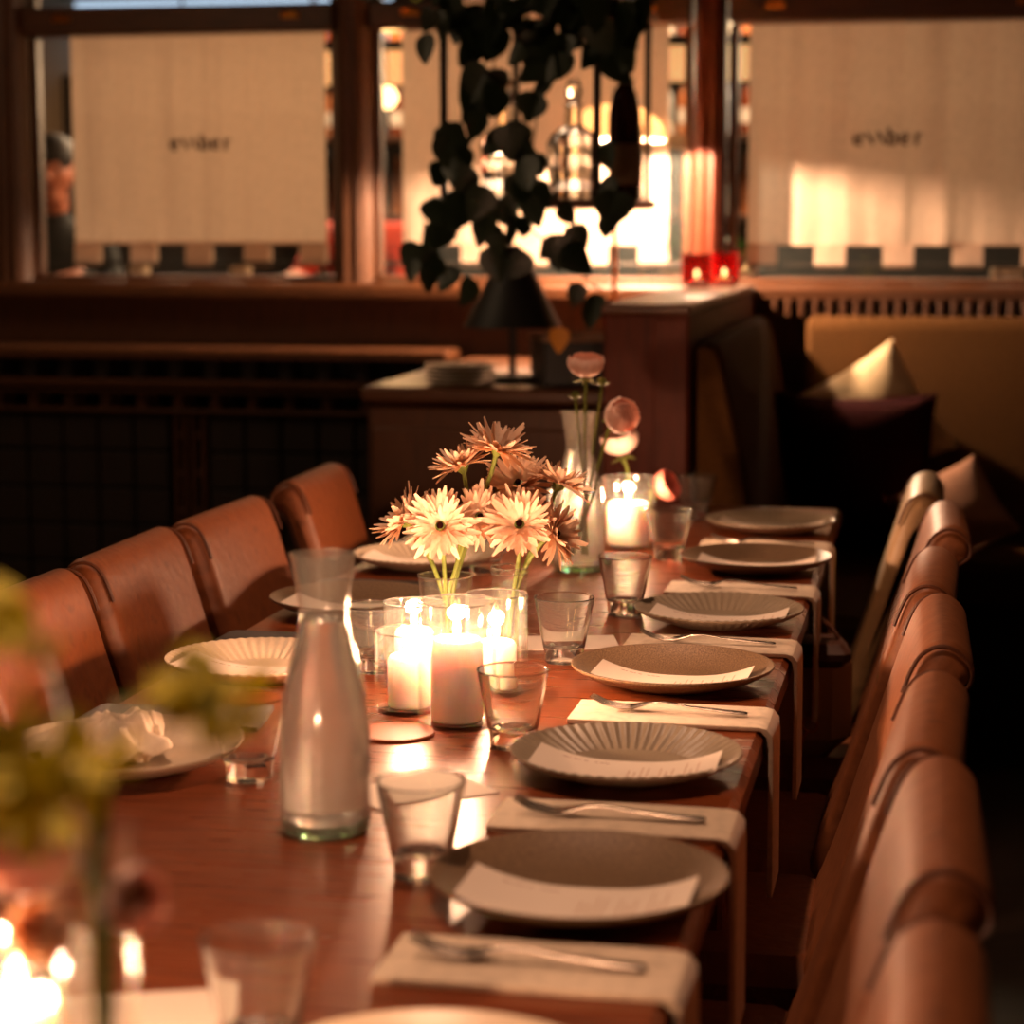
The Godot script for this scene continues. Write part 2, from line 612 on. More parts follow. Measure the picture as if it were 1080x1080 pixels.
func curtain(x0: float, x1: float, tabs: int, sd: int, label: String, logo: bool) -> void:
	var z := -6.55
	var t := thing("window_curtain", label, "curtain", Vector3((x0 + x1) / 2, 1.286, z), 0, "café curtains in the windows")
	var w := x1 - x0
	var nz := FastNoiseLite.new()
	nz.seed = sd * 31
	nz.frequency = 3.2
	var fold := func(u: float, y: float) -> float:
		return 0.022 * nz.get_noise_2d(u * w, 0.1 * y) + 0.010 * sin(u * w * 46.0 + 2.0 * nz.get_noise_1d(u * 3.0 + sd)) * (0.4 + 0.6 * nz.get_noise_2d(u * w * 0.5 + 9.0, 4.0)) + 0.003 * nz.get_noise_2d(u * w * 2.0, y * 3.0)
	var m := MB.new()
	sheet(m, func(u, v): return Vector3((u - 0.5) * w, v * 0.668, fold.call(u, v * 0.668)), 80, 24)
	part("cloth", finish(m), K.curtain, t)
	var hem := MB.new()
	sheet(hem, func(u, v): return Vector3((u - 0.5) * w, v * 0.010, fold.call(u, v * 0.010) + 0.0025), 60, 1)
	part("hem", finish(hem), K.curtain, t)
	for k in tabs:
		var c := (float(k) / (tabs - 1) - 0.5) * (w - 0.09)
		var tm := MB.new()
		# a band that runs down, round the rod and up again
		var pts := [Vector2(0.003, 0.004), Vector2(0.005, -0.04), Vector2(0.009, -0.058), Vector2(0.0, -0.068), Vector2(-0.009, -0.058), Vector2(-0.005, -0.04), Vector2(-0.003, 0.004)]
		sheet(tm, func(u, v):
			var f: float = v * (pts.size() - 1)
			var a := int(minf(f, pts.size() - 2))
			var p: Vector2 = pts[a].lerp(pts[a + 1], f - a)
			return Vector3(c + (u - 0.5) * 0.092, p.y, p.x + fold.call(c / w + 0.5, 0.0)), 2, 12)
		part("tab", finish(tm), K.curtain, t)
	var r := MB.new()
	tube(r, [Vector3(-w / 2 - 0.07, -0.058, 0), Vector3(w / 2 + 0.07, -0.058, 0)], 0.006, 8)
	part("rod", finish(r), K.iron, t)
	if logo:
		lettering(t, Vector3((-2.307 if sd == 1 else -0.158) - (x0 + x1) / 2, 1.605 - 1.286, 0.012))

func lettering(t: Node3D, c: Vector3) -> void:
	# letters "e", two slanting strokes joined by hairlines, "ber"
	var h := 0.036
	var font := SystemFont.new()
	font.font_names = PackedStringArray(["Droid Sans"])
	font.font_weight = 700
	var holder := part("lettering", null, K.ink, t)
	holder.position = c
	var place := func(txt: String, x: float) -> void:
		var tm := TextMesh.new()
		tm.text = txt
		tm.font = font
		tm.font_size = 32
		tm.pixel_size = 0.066 / 32.0
		tm.depth = 0.0008
		tm.curve_step = 2.0
		var o := part("letter", tm, K.ink, holder)
		o.position = Vector3(x, 0.0, 0)
	place.call("e", -0.091)
	place.call("b", 0.008)
	place.call("e", 0.046)
	place.call("r", 0.084)
	var m := MB.new()
	for s in [[-0.072, -0.046, 0.0105], [-0.036, -0.013, 0.0105]]:
		extrude(m, PackedVector2Array([Vector2(s[0], h / 2), Vector2(s[0] + s[2], h / 2), Vector2(s[1] + s[2] * 0.5, -h / 2), Vector2(s[1] - s[2] * 0.5, -h / 2)]), -0.0004, 0.0004)
	extrude(m, PackedVector2Array([Vector2(-0.046, -h / 2), Vector2(-0.043, -h / 2), Vector2(-0.0295, h / 2), Vector2(-0.0325, h / 2)]), -0.0004, 0.0004)
	part("letter", finish(m), K.ink, holder)

# ------------------------------------------------------------------ the bar beyond the windows
func bottle_mesh(kind: int) -> ArrayMesh:
	var m := MB.new()
	var profs := [
		[[0, 0], [0.034, 0], [0.037, 0.01], [0.037, 0.17], [0.030, 0.20], [0.013, 0.235], [0.012, 0.285], [0.014, 0.288], [0.014, 0.30], [0, 0.30]],
		[[0, 0], [0.042, 0], [0.044, 0.012], [0.044, 0.13], [0.036, 0.165], [0.016, 0.19], [0.015, 0.235], [0.018, 0.238], [0.018, 0.25], [0, 0.25]],
		[[0, 0], [0.036, 0], [0.038, 0.01], [0.030, 0.06], [0.036, 0.15], [0.034, 0.18], [0.014, 0.215], [0.012, 0.27], [0.015, 0.275], [0.015, 0.285], [0, 0.285]],
	]
	lathe(m, profs[kind], 16)
	return finish(m, 30)

func bar_room() -> void:
	# back shelves
	var boards := [1.02, 1.40, 1.785, 2.17]
	for k in boards.size():
		var m := MB.new()
		rbox(m, Vector3.ZERO, Vector3(4.2, 0.03, 0.24), 0.004)
		one("bar_shelf", finish(m), K.woodx, ["lowest wooden board of the bottle shelves behind the bar", "second wooden board up of the bottle shelves behind the bar", "third wooden board up of the bottle shelves behind the bar", "topmost wooden board of the bottle shelves behind the bar"][k], "shelf", Vector3(-1.2, boards[k] - 0.015, -10.37), 0, "bottle shelves behind the bar")
	var kinds := [bottle_mesh(0), bottle_mesh(1), bottle_mesh(2)]
	var cols := [Color(0.80, 0.80, 0.78), Color(0.30, 0.45, 0.12), Color(0.45, 0.20, 0.08), Color(0.72, 0.74, 0.80), Color(0.62, 0.66, 0.20), Color(0.70, 0.42, 0.25)]
	var names := ["clear", "dark green", "amber brown", "pale bluish", "yellow green", "copper coloured"]
	var bm := []
	for c in cols:
		bm.append(plainm(c, 0.12))
	var cap := MB.new()
	lathe(cap, [[0, 0.28], [0.0155, 0.28], [0.0155, 0.315], [0, 0.315]], 12)
	var capm := finish(cap)
	var lab := MB.new()
	lathe(lab, [[0, 0.05], [0.0385, 0.05], [0.0385, 0.12], [0, 0.12]], 16)
	var labm := finish(lab)
	var spots := [-3.06, -2.96, -2.86, -2.74, -2.64, -2.54, -1.31, -1.21, -1.11, -1.01, -0.91]
	for b in boards.size():
		for k in spots.size():
			var q := (k * 5 + b * 3) % 6
			var kd := (k + b) % 3
			var t := thing("bar_bottle", "%s bottle on the %s bottle shelf behind the bar" % [names[q], ["lowest", "second", "third", "topmost"][b]], "bottle", Vector3(spots[k], boards[b], -10.36), 0, "%s bottles on the %s bar shelf" % [names[q], ["lowest", "second", "third", "topmost"][b]])
			part("body", kinds[kd], bm[q], t)
			if kd == 0:
				part("cap", capm, K.black, t)
				part("paper_label", labm, K.paper, t)
	# counter
	var ct := thing("bar_counter", "dark wooden bar counter seen below the window curtains", "counter", Vector3(-1.6, 0, -7.35))
	var m1 := MB.new()
	rbox(m1, Vector3(0, 1.10, 0), Vector3(5.0, 0.04, 0.55), 0.01)
	part("worktop", finish(m1), K.darkwood, ct)
	var m2 := MB.new()
	rbox(m2, Vector3(0, 0.54, 0.05), Vector3(4.9, 1.08, 0.4), 0.01)
	part("front_panel", finish(m2), K.darkwood, ct)
	# things on the counter
	var bx := MB.new()
	rbox(bx, Vector3(0, 0.022, 0), Vector3(0.23, 0.044, 0.16), 0.008)
	one("white_box", finish(bx), K.cream_ware, "flat white box on the bar counter under the left curtain", "box", Vector3(-2.62, 1.12, -7.3))
	var cup := MB.new()
	lathe(cup, [[0, 0], [0.026, 0], [0.036, 0.03], [0.04, 0.085], [0.037, 0.085], [0.032, 0.03], [0, 0.008]], 20)
	var cm := finish(cup)
	one("white_cup", cm, K.cream_ware, "white cup on the bar counter at the left end of the left curtain", "cup", Vector3(-2.80, 1.12, -7.25), 0, "cups on the bar counter")
	one("white_cup", cm, K.cream_ware, "white cup on the bar counter under the middle of the left curtain", "cup", Vector3(-2.42, 1.12, -7.25), 0, "cups on the bar counter")
	var wb := MB.new()
	rbox(wb, Vector3(0, 0.05, 0), Vector3(0.11, 0.10, 0.09), 0.01)
	one("white_box", finish(wb), K.cream_ware, "small white box on the bar counter under the right curtain", "box", Vector3(0.22, 1.12, -7.2))
	# globe pendant seen beside the left window post
	var g := thing("globe_pendant", "small glowing globe lamp hanging over the bar beside the wooden post", "lamp", Vector3(-1.95, 1.80, -7.5))
	var gm := MB.new()
	var pr := []
	for k in 13:
		var a := PI * k / 12.0
		pr.append([sin(a) * 0.04, -cos(a) * 0.04])
	lathe(gm, pr, 20)
	part("lamp_globe", finish(gm), lightm(Color(1.0, 0.80, 0.52), 5.0), g)
	var cd := MB.new()
	tube(cd, [Vector3(0, 0.04, 0), Vector3(0, 1.2, 0)], 0.003, 6)
	part("cord", finish(cd), K.black, g)
	omni(g, Vector3.ZERO, warm(0.05), 0.25, 0.03)
	# leafy plants on the counter
	for q in [[Vector3(-0.865, 1.12, -7.25), "green leafy potted plant on the bar counter beside the red votives", 0.26, 61], [Vector3(-0.655, 1.12, -7.25), "green leafy potted plant on the bar counter behind the right curtain", 0.24, 62]]:
		var t := thing("potted_plant", q[1], "plant", q[0], 0, "plants on the bar counter")
		var pm := MB.new()
		lathe(pm, [[0, 0], [0.045, 0], [0.055, 0.08], [0.05, 0.08], [0.045, 0.07], [0, 0.07]], 20)
		part("pot", finish(pm), K.cream_ware, t)
		var lm := leaf_mesh(0.05, 0.14, 0.0)
		rng.seed = q[3]
		for k in 22:
			var a := rng.randf() * TAU
			var tilt := rng.randf_range(0.15, 1.3)
			part("leaf", lm, K.bright_leaf, t, Transform3D(Basis(Vector3.UP, a) * Basis(Vector3.RIGHT, tilt - PI / 2), Vector3(0, rng.randf_range(0.05, 0.14), 0)))
	person(Vector3(-3.36, 0, -7.85), 0.25, plainm(Color(0.03, 0.03, 0.035), 0.8), plainm(Color(0.10, 0.05, 0.03), 0.7), "person in black leaning on the bar counter at the left window", 1)
	person(Vector3(-2.13, 0, -7.9), -0.2, plainm(Color(0.80, 0.22, 0.14), 0.8), plainm(Color(0.05, 0.03, 0.02), 0.7), "person in a coral red top at the bar beside the wooden post", 2)

# ------------------------------------------------------------------ bodies: a distance field meshed as surface nets
func net(bones: Array, cell: float, k: float) -> MB:
	var lo := Vector3(1e9, 1e9, 1e9)
	var hi := -lo
	for b in bones:
		for e in [0, 1]:
			var r: float = b[2 + e] + cell * 3.0 + k
			lo = lo.min(b[e] - Vector3(r, r, r))
			hi = hi.max(b[e] + Vector3(r, r, r))
	var n := Vector3i(((hi - lo) / cell).ceil()) + Vector3i(2, 2, 2)
	var f := PackedFloat32Array()
	f.resize(n.x * n.y * n.z)
	f.fill(1.0)
	for b in bones:
		var p0: Vector3 = b[0]
		var p1: Vector3 = b[1]
		var r0: float = b[2]
		var r1: float = b[3]
		var mr := maxf(r0, r1) + k + cell * 2.5
		var a := Vector3i(((p0.min(p1) - Vector3(mr, mr, mr) - lo) / cell).floor()).clamp(Vector3i.ZERO, n - Vector3i.ONE)
		var c := Vector3i(((p0.max(p1) + Vector3(mr, mr, mr) - lo) / cell).ceil()).clamp(Vector3i.ZERO, n - Vector3i.ONE)
		var d := p1 - p0
		var dd := maxf(d.length_squared(), 1e-9)
		for z in range(a.z, c.z + 1):
			for y in range(a.y, c.y + 1):
				var row := (z * n.y + y) * n.x
				for x in range(a.x, c.x + 1):
					var p := lo + Vector3(x, y, z) * cell - p0
					var h := clampf(p.dot(d) / dd, 0.0, 1.0)
					var s := (p - d * h).length() - lerpf(r0, r1, h)
					var o := f[row + x]
					var hh := maxf(k - absf(o - s), 0.0) / k
					f[row + x] = minf(o, s) - hh * hh * k * 0.25
	var m := MB.new()
	var id := {}
	var sx := 1
	var sy := n.x
	var sz := n.x * n.y
	for z in n.z - 1:
		for y in n.y - 1:
			for x in n.x - 1:
				var o := (z * n.y + y) * n.x + x
				var cnt := 0
				var pos := Vector3.ZERO
				var inside := 0
				for q in 8:
					if f[o + (q & 1) * sx + ((q >> 1) & 1) * sy + (q >> 2) * sz] < 0.0:
						inside += 1
				if inside == 0 or inside == 8:
					continue
				for e in [[0, 1], [2, 3], [4, 5], [6, 7], [0, 2], [1, 3], [4, 6], [5, 7], [0, 4], [1, 5], [2, 6], [3, 7]]:
					var q0: int = e[0]
					var q1: int = e[1]
					var v0 := f[o + (q0 & 1) * sx + ((q0 >> 1) & 1) * sy + (q0 >> 2) * sz]
					var v1 := f[o + (q1 & 1) * sx + ((q1 >> 1) & 1) * sy + (q1 >> 2) * sz]
					if (v0 < 0.0) != (v1 < 0.0):
						var u := v0 / (v0 - v1)
						pos += Vector3(q0 & 1, (q0 >> 1) & 1, q0 >> 2).lerp(Vector3(q1 & 1, (q1 >> 1) & 1, q1 >> 2), u)
						cnt += 1
				id[o] = m.v.size()
				m.v.append(lo + (Vector3(x, y, z) + pos / cnt) * cell)
	for o in id:
		var v0 := f[o]
		for ax in 3:
			var st: int = [sx, sy, sz][ax]
			var u: int = [sy, sz, sx][ax]
			var w: int = [sz, sx, sy][ax]
			var v1 := f[o + st]
			if (v0 < 0.0) == (v1 < 0.0):
				continue
			if not (id.has(o - u) and id.has(o - w) and id.has(o - u - w)):
				continue
			var a: int = id[o]
			var b2: int = id[o - u]
			var c2: int = id[o - u - w]
			var d2: int = id[o - w]
			if v0 < 0.0:
				m.i.append_array([a, c2, b2, a, d2, c2])
			else:
				m.i.append_array([a, b2, c2, a, c2, d2])
	orient(m, 0)
	return m

func person(at: Vector3, turn: float, shirt: Material, hair: Material, label: String, sd: int) -> void:
	var t := thing("person", label, "person", at, turn, "people at the bar")
	var skin := plainm(Color(0.72, 0.42, 0.30), 0.6)
	var hipy := 0.78
	var neck := Vector3(0, 1.36, 0.06)
	var head := Vector3(0, 1.56, 0.10)
	var bones := []
	# legs down to the foot rail of a bar stool
	for s in [-1.0, 1.0]:
		var hip := Vector3(0.10 * s, hipy, 0)
		var knee := Vector3(0.14 * s, hipy - 0.02, 0.15)
		var ankle := Vector3(0.13 * s, 0.36, 0.10)
		bones.append([hip, knee, 0.085, 0.062])
		bones.append([knee, ankle, 0.058, 0.04])
		bones.append([ankle, ankle + Vector3(0, -0.05, 0.14), 0.042, 0.034])
		var sh := Vector3(0.17 * s, 1.31, 0.04)
		var el := Vector3(0.24 * s, 1.10, 0.16)
		var wr := Vector3(0.12 * s, 1.165, 0.36)
		bones.append([sh, el, 0.052, 0.042])
		bones.append([el, wr, 0.040, 0.028])
	bones.append([Vector3(0, hipy + 0.02, 0), Vector3(0, 1.02, 0.01), 0.135, 0.115])
	bones.append([Vector3(0, 1.02, 0.01), Vector3(0, 1.24, 0.04), 0.115, 0.125])
	bones.append([Vector3(-0.10, 1.27, 0.04), Vector3(0.10, 1.27, 0.04), 0.085, 0.085])
	bones.append([Vector3(0, 1.30, 0.05), neck + Vector3(0, 0.04, 0.01), 0.075, 0.05])
	part("body", finish(net(bones, 0.018, 0.05), 80), shirt, t)
	# head with brow, nose, chin, ears
	var hb := []
	hb.append([neck, head + Vector3(0, -0.08, -0.01), 0.05, 0.052])
	hb.append([head + Vector3(0, 0.02, -0.02), head + Vector3(0, -0.02, 0.01), 0.092, 0.078])
	hb.append([head + Vector3(0, -0.03, 0.03), head + Vector3(0, -0.10, 0.055), 0.062, 0.034])
	hb.append([head + Vector3(0, 0.0, 0.092), head + Vector3(0, -0.04, 0.112), 0.010, 0.014])
	hb.append([head + Vector3(-0.028, 0.018, 0.085), head + Vector3(0.028, 0.018, 0.085), 0.012, 0.012])
	for s in [-1.0, 1.0]:
		hb.append([head + Vector3(0.084 * s, 0.005, -0.01), head + Vector3(0.088 * s, -0.03, -0.005), 0.016, 0.010])
	part("head", finish(net(hb, 0.007, 0.015), 80), skin, t)
	for s in [-1.0, 1.0]:
		var em := MB.new()
		lathe(em, [[0, -0.009], [0.007, -0.006], [0.009, 0], [0.007, 0.006], [0, 0.009]], 12, head + Vector3(0.031 * s, -0.002, 0.082))
		part("eye", finish(em), K.black, t)
	var lip := MB.new()
	tube(lip, [head + Vector3(-0.022, -0.068, 0.083), head + Vector3(0, -0.066, 0.092), head + Vector3(0.022, -0.068, 0.083)], [0.003, 0.006, 0.003], 8)
	part("mouth", finish(lip), plainm(Color(0.55, 0.22, 0.18), 0.5), t)
	var hr := [[head + Vector3(0, 0.045, -0.04), head + Vector3(0, 0.05, 0.015), 0.095, 0.085], [head + Vector3(0, 0.0, -0.06), head + Vector3(0, -0.12 if sd == 1 else -0.2, -0.06), 0.085, 0.06]]
	part("hair", finish(net(hr, 0.010, 0.02), 80), hair, t)
	for s in [-1.0, 1.0]:
		var wr := Vector3(0.12 * s, 1.165, 0.36)
		var f := Vector3(-0.35 * s, -0.10, 0.9).normalized()
		var side := Vector3(s, 0, 0.35).normalized()
		var pb := [[wr - f * 0.03, wr + f * 0.01, 0.024, 0.023]]
		for k in 4:
			var o := side * (0.033 - 0.021 * k)
			var ln: float = [0.062, 0.075, 0.080, 0.070][k]
			var kn := wr + f * 0.085 + o
			pb.append([wr + f * 0.015 + o * 0.6, kn, 0.015, 0.011])
			pb.append([kn, kn + f * ln * 0.55 + Vector3(0, -0.012, 0), 0.009, 0.008])
			pb.append([kn + f * ln * 0.55 + Vector3(0, -0.012, 0), kn + f * ln * 0.85 + Vector3(0, -0.032, 0), 0.008, 0.007])
		var th := wr + f * 0.02 - side * 0.03
		pb.append([th, th + f * 0.035 - side * 0.022, 0.013, 0.010])
		pb.append([th + f * 0.035 - side * 0.022, th + f * 0.065 - side * 0.022 + Vector3(0, -0.008, 0), 0.010, 0.008])
		part("hand", finish(net(pb, 0.005, 0.006), 80), skin, t)
	var stl := thing("bar_stool", "dark bar stool under the %s" % ("person in black" if sd == 1 else "person in the coral red top"), "stool", at, turn, "stools at the bar")
	var sm := MB.new()
	lathe(sm, [[0, 0.655], [0.16, 0.655], [0.17, 0.67], [0.165, 0.69], [0, 0.695]], 24)
	part("seat", finish(sm), K.leather, stl)
	for k in 4:
		var a := TAU * (k + 0.5) / 4
		var lm := MB.new()
		tube(lm, [Vector3(cos(a) * 0.2, 0, sin(a) * 0.2), Vector3(cos(a) * 0.11, 0.66, sin(a) * 0.11)], 0.014, 8)
		part("leg", finish(lm), K.black, stl)

# heart-shaped or lance leaf lying in x,y with its stalk end at the origin
func leaf_mesh(w: float, l: float, heart: float) -> ArrayMesh:
	var m := MB.new()
	for layer in 2:
		var b := m.v.size()
		var n := 8
		for k in n + 1:
			var u := float(k) / n
			var hw := w * 0.5 * (pow(sin(PI * minf(pow(u, 0.62) * 0.97 + 0.03, 1.0)), 0.85))
			var y := u * l
			var back := heart * l * 0.16 * exp(-u * 7.0)
			for j in 5:
				var s := (j - 2) / 2.0
				m.v.append(Vector3(s * hw, y - back * absf(s) * (1.0 if u > 0.0 else 0.3), -0.12 * hw * absf(s) * -1.0 - 0.10 * l * u * u + (0.0012 if layer == 0 else -0.0004)))
		for k in n:
			for j in 4:
				var p := b + k * 5 + j
				if layer == 0:
					m.i.append_array([p, p + 5, p + 6, p, p + 6, p + 1])
				else:
					m.i.append_array([p, p + 6, p + 5, p, p + 1, p + 6])
	return finish(m, 60)

# ------------------------------------------------------------------ radiator cover along the left wall
func left_panelling() -> void:
	var t := thing("radiator_cover", "long dark wooden radiator cover with slots and square grid under the left window", "radiator cover", Vector3(-2.93, 0, -6.36))
	var x0 := -1.48
	var x1 := 1.50
	for r in [[0.955, 0.035, 0.02], [0.862, 0.024, 0.012], [0.835, 0.012, 0.0], [0.775, 0.014, 0.0]]:
		var m := MB.new()
		rbox(m, Vector3(0, r[0], r[2] + 0.01), Vector3(x1 - x0, r[1], 0.20), 0.006)
		part("rail", finish(m), K.woodx, t)
	var bb := MB.new()
	rbox(bb, Vector3(0, 0.47, -0.09), Vector3(x1 - x0, 0.94, 0.02), 0.002)
	part("back_board", finish(bb), K.black, t)
	var blk := MB.new()
	rbox(blk, Vector3.ZERO, Vector3(0.045, 0.064, 0.10), 0.004)
	var blm := finish(blk)
	for k in 25:
		part("slot_block", blm, K.darkwood, t, Transform3D(Basis(), Vector3(x0 + 0.05 + 0.12 * k, 0.906, 0.03)))
	var blk2 := MB.new()
	rbox(blk2, Vector3.ZERO, Vector3(0.03, 0.046, 0.12), 0.004)
	var blm2 := finish(blk2)
	for k in 25:
		part("slot_block", blm2, K.wood, t, Transform3D(Basis(), Vector3(x0 + 0.06 + 0.12 * k, 0.806, 0.02)))
	# square grid doors, with a narrow ladder of openings between them
	var tile := MB.new()
	rbox(tile, Vector3.ZERO, Vector3(0.110, 0.110, 0.014), 0.004)
	var tm := finish(tile)
	var groups := [[-1.42, 7], [0.72, 6]]
	for g in groups:
		for k in g[1]:
			for j in 6:
				part("square_panel", tm, K.darkwood, t, Transform3D(Basis(), Vector3(g[0] + 0.058 + 0.118 * k, 0.708 - 0.118 * j, 0.075)))
	var first := -1.42 + 0.118 * 7
	for k in 10:
		part("square_panel", tm, K.darkwood, t, Transform3D(Basis(), Vector3(-0.53 + 0.118 * k, 0.708, 0.075)))
		for j in 5:
			part("square_panel", tm, K.darkwood, t, Transform3D(Basis(), Vector3(-0.53 + 0.118 * k, 0.59 - 0.118 * j, 0.075)))
	for x in [first + 0.01, 0.615, 0.645, 0.672, 0.705, 1.44]:
		var m := MB.new()
		rbox(m, Vector3(x, 0.40, 0.078), Vector3(0.012, 0.76, 0.03), 0.003)
		part("upright", finish(m), K.wood, t)
	for j in 6:
		for x in [0.63, 0.69]:
			var m := MB.new()
			rbox(m, Vector3(x, 0.70 - 0.118 * j, 0.078), Vector3(0.03, 0.012, 0.02), 0.003)
			part("rung", finish(m), K.wood, t)

# ------------------------------------------------------------------ service station with hanging shelf
func service_station() -> void:
	var t := thing("service_cabinet", "low dark wooden service cabinet below the hanging shelf", "cabinet", Vector3(-1.07, 0, -5.73))
	var m := MB.new()
	rbox(m, Vector3(0, 0.45, 0), Vector3(0.63, 0.90, 1.22), 0.006)
	part("body", finish(m), K.wood, t)
	m = MB.new()
	rbox(m, Vector3(0, 0.93, 0), Vector3(0.66, 0.04, 1.26), 0.01)
	part("worktop", finish(m), K.woodx, t)
	for s in [-1.0, 1.0]:
		m = MB.new()
		rbox(m, Vector3(0.155 * s, 0.45, 0.615), Vector3(0.295, 0.80, 0.018), 0.006)
		var d := part("door", finish(m), K.wood, t)
		m = MB.new()
		lathe(m, [[0, 0], [0.006, 0], [0.006, 0.012], [0.012, 0.016], [0.012, 0.024], [0, 0.026]], 14)
		part("knob", finish(m), K.brass, d, Transform3D(Basis(Vector3.RIGHT, PI / 2), Vector3(0.03 * s, 0.70, 0.624)))
	# hanging shelf
	var h := thing("hanging_shelf", "iron hanging shelf with two wooden tiers in front of the centre window", "shelf", Vector3(-0.996, 1.39, -5.55))
	for x in [-0.187, 0.187]:
		for z in [-0.45, 0.45]:
			m = MB.new()
			rbox(m, Vector3(x, 0.805, z), Vector3(0.018, 1.61, 0.018), 0.003)
			part("post", finish(m), K.iron, h)
	for y in [0.008, 0.52]:
		m = MB.new()
		rbox(m, Vector3(0, y, 0), Vector3(0.40, 0.018, 0.94), 0.003)
		part("tier_board", finish(m), K.woodx, h)
		for x in [-0.205, 0.205]:
			m = MB.new()
			rbox(m, Vector3(x, y + 0.006, 0), Vector3(0.012, 0.022, 0.95), 0.002)
			part("side_rail", finish(m), K.iron, h)
	# bottles and decanters on the lower tier
	var glow := 1.407
	var dm := MB.new()
	var n := 20
	var rings := []
	for p in [[0.0002, 0], [0.055, 0], [0.062, 0.02], [0.058, 0.05], [0.064, 0.08], [0.060, 0.11], [0.064, 0.14], [0.05, 0.165], [0.022, 0.185], [0.02, 0.23], [0.026, 0.235], [0.022, 0.238], [0.0002, 0.238]]:
		var ring := PackedVector3Array()
		for k in n:
			var a := TAU * k / n
			var r: float = p[0] * (1.0 + (0.05 if k % 2 == 0 else -0.05))
			ring.append(Vector3(cos(a) * r, p[1], sin(a) * r))
		rings.append(ring)
	loft(dm, rings)
	var dmesh := finish(dm, 12)
	var stop := MB.new()
	lathe(stop, [[0, 0.238], [0.012, 0.238], [0.02, 0.255], [0.022, 0.275], [0.014, 0.295], [0, 0.30]], 12)
	var smesh := finish(stop, 12)
	for q in [[-0.90, -5.30, "cut crystal decanter on the hanging shelf beside the amber bottles"], [-1.06, -5.25, "cut crystal decanter on the hanging shelf behind the trailing leaves"]]:
		var d := thing("crystal_decanter", q[2], "decanter", Vector3(q[0], glow, q[1]), 0, "decanters on the hanging shelf")
		part("body", dmesh, K.base_glass, d)
		part("stopper", smesh, K.base_glass, d)
	var amber := plainm(Color(0.16, 0.06, 0.03), 0.1)
	for q in [[-0.79, -5.42, 1.15, "tall dark amber bottle with a long black neck on the hanging shelf"], [-0.825, -5.72, 1.0, "dark amber bottle with a paper label behind the tall bottle on the shelf"]]:
		var b := thing("amber_bottle", q[3], "bottle", Vector3(q[0], glow, q[1]), 0, "amber bottles on the hanging shelf")
		m = MB.new()
		lathe(m, [[0, 0], [0.038, 0], [0.041, 0.01], [0.041, 0.19 * q[2]], [0.03, 0.235 * q[2]], [0.014, 0.255 * q[2]], [0.013, 0.30 * q[2]], [0, 0.30 * q[2]]], 24)
		part("body", finish(m, 30), amber, b)
		m = MB.new()
		lathe(m, [[0, 0.25 * q[2]], [0.0165, 0.25 * q[2]], [0.0165, 0.325 * q[2]], [0, 0.325 * q[2]]], 16)
		part("cap", finish(m), K.black, b)
		m = MB.new()
		lathe(m, [[0, 0.04], [0.0418, 0.04], [0.0418, 0.14], [0, 0.14]], 24)
		part("paper_label", finish(m), plainm(Color(0.45, 0.34, 0.24), 0.8), b)
	# trailing plant in a pot on the upper tier
	var p := thing("trailing_plant", "dark heart-leaved trailing plant hanging from the top tier of the shelf", "plant", Vector3(-0.99, 1.92, -5.35))
	m = MB.new()
	lathe(m, [[0, 0], [0.09, 0], [0.12, 0.16], [0.125, 0.17], [0.11, 0.17], [0.10, 0.15], [0, 0.15]], 28)
	part("pot", finish(m), K.darkwood, p)
	var vines := [
		[Vector3(-0.954, 1.933, -5.020), Vector3(-0.981, 1.738, -5.020), Vector3(-1.000, 1.584, -5.020), Vector3(-1.018, 1.429, -5.020), Vector3(-1.041, 1.306, -5.020), Vector3(-1.081, 1.205, -5.020)],
		[Vector3(-1.048, 1.939, -5.055), Vector3(-1.103, 1.765, -5.055), Vector3(-1.122, 1.609, -5.055), Vector3(-1.141, 1.464, -5.055), Vector3(-1.188, 1.351, -5.055), Vector3(-1.203, 1.238, -5.055)],
		[Vector3(-0.877, 1.939, -5.060), Vector3(-0.926, 1.742, -5.060), Vector3(-0.944, 1.587, -5.060), Vector3(-0.986, 1.453, -5.060), Vector3(-0.972, 1.351, -5.060), Vector3(-0.932, 1.306, -5.060)],
		[Vector3(-0.791, 1.941, -5.065), Vector3(-0.772, 1.809, -5.065), Vector3(-0.740, 1.738, -5.065), Vector3(-0.708, 1.764, -5.065)],
		[Vector3(-0.820, 1.930, -5.020), Vector3(-0.850, 1.758, -5.020), Vector3(-0.886, 1.704, -5.020)],
		[Vector3(-1.144, 1.941, -5.055), Vector3(-1.186, 1.854, -5.055), Vector3(-1.214, 1.800, -5.055)],
		[Vector3(-0.953, 1.453, -5.060), Vector3(-0.893, 1.396, -5.060), Vector3(-0.879, 1.329, -5.060), Vector3(-0.839, 1.227, -5.060), Vector3(-0.782, 1.193, -5.060)],
		[Vector3(-1.102, 1.568, -5.065), Vector3(-1.162, 1.432, -5.065), Vector3(-1.229, 1.340, -5.065), Vector3(-1.186, 1.225, -5.065)],
		[Vector3(-0.988, 1.474, -5.020), Vector3(-1.004, 1.362, -5.020), Vector3(-0.988, 1.273, -5.020)],
		[Vector3(-0.835, 1.540, -5.055), Vector3(-0.796, 1.451, -5.055), Vector3(-0.766, 1.340, -5.055)],
		[Vector3(-0.783, 1.430, -5.060), Vector3(-0.733, 1.418, -5.060)],
		[Vector3(-1.044, 1.881, -5.065), Vector3(-1.055, 1.725, -5.065), Vector3(-1.079, 1.613, -5.065)],
	]
	var dens := [9.0, 11.0, 9.0, 14.0, 16.0, 12.0, 8.0, 12.0, 14.0, 6.0, 10.0, 14.0]
	rng.seed = 21
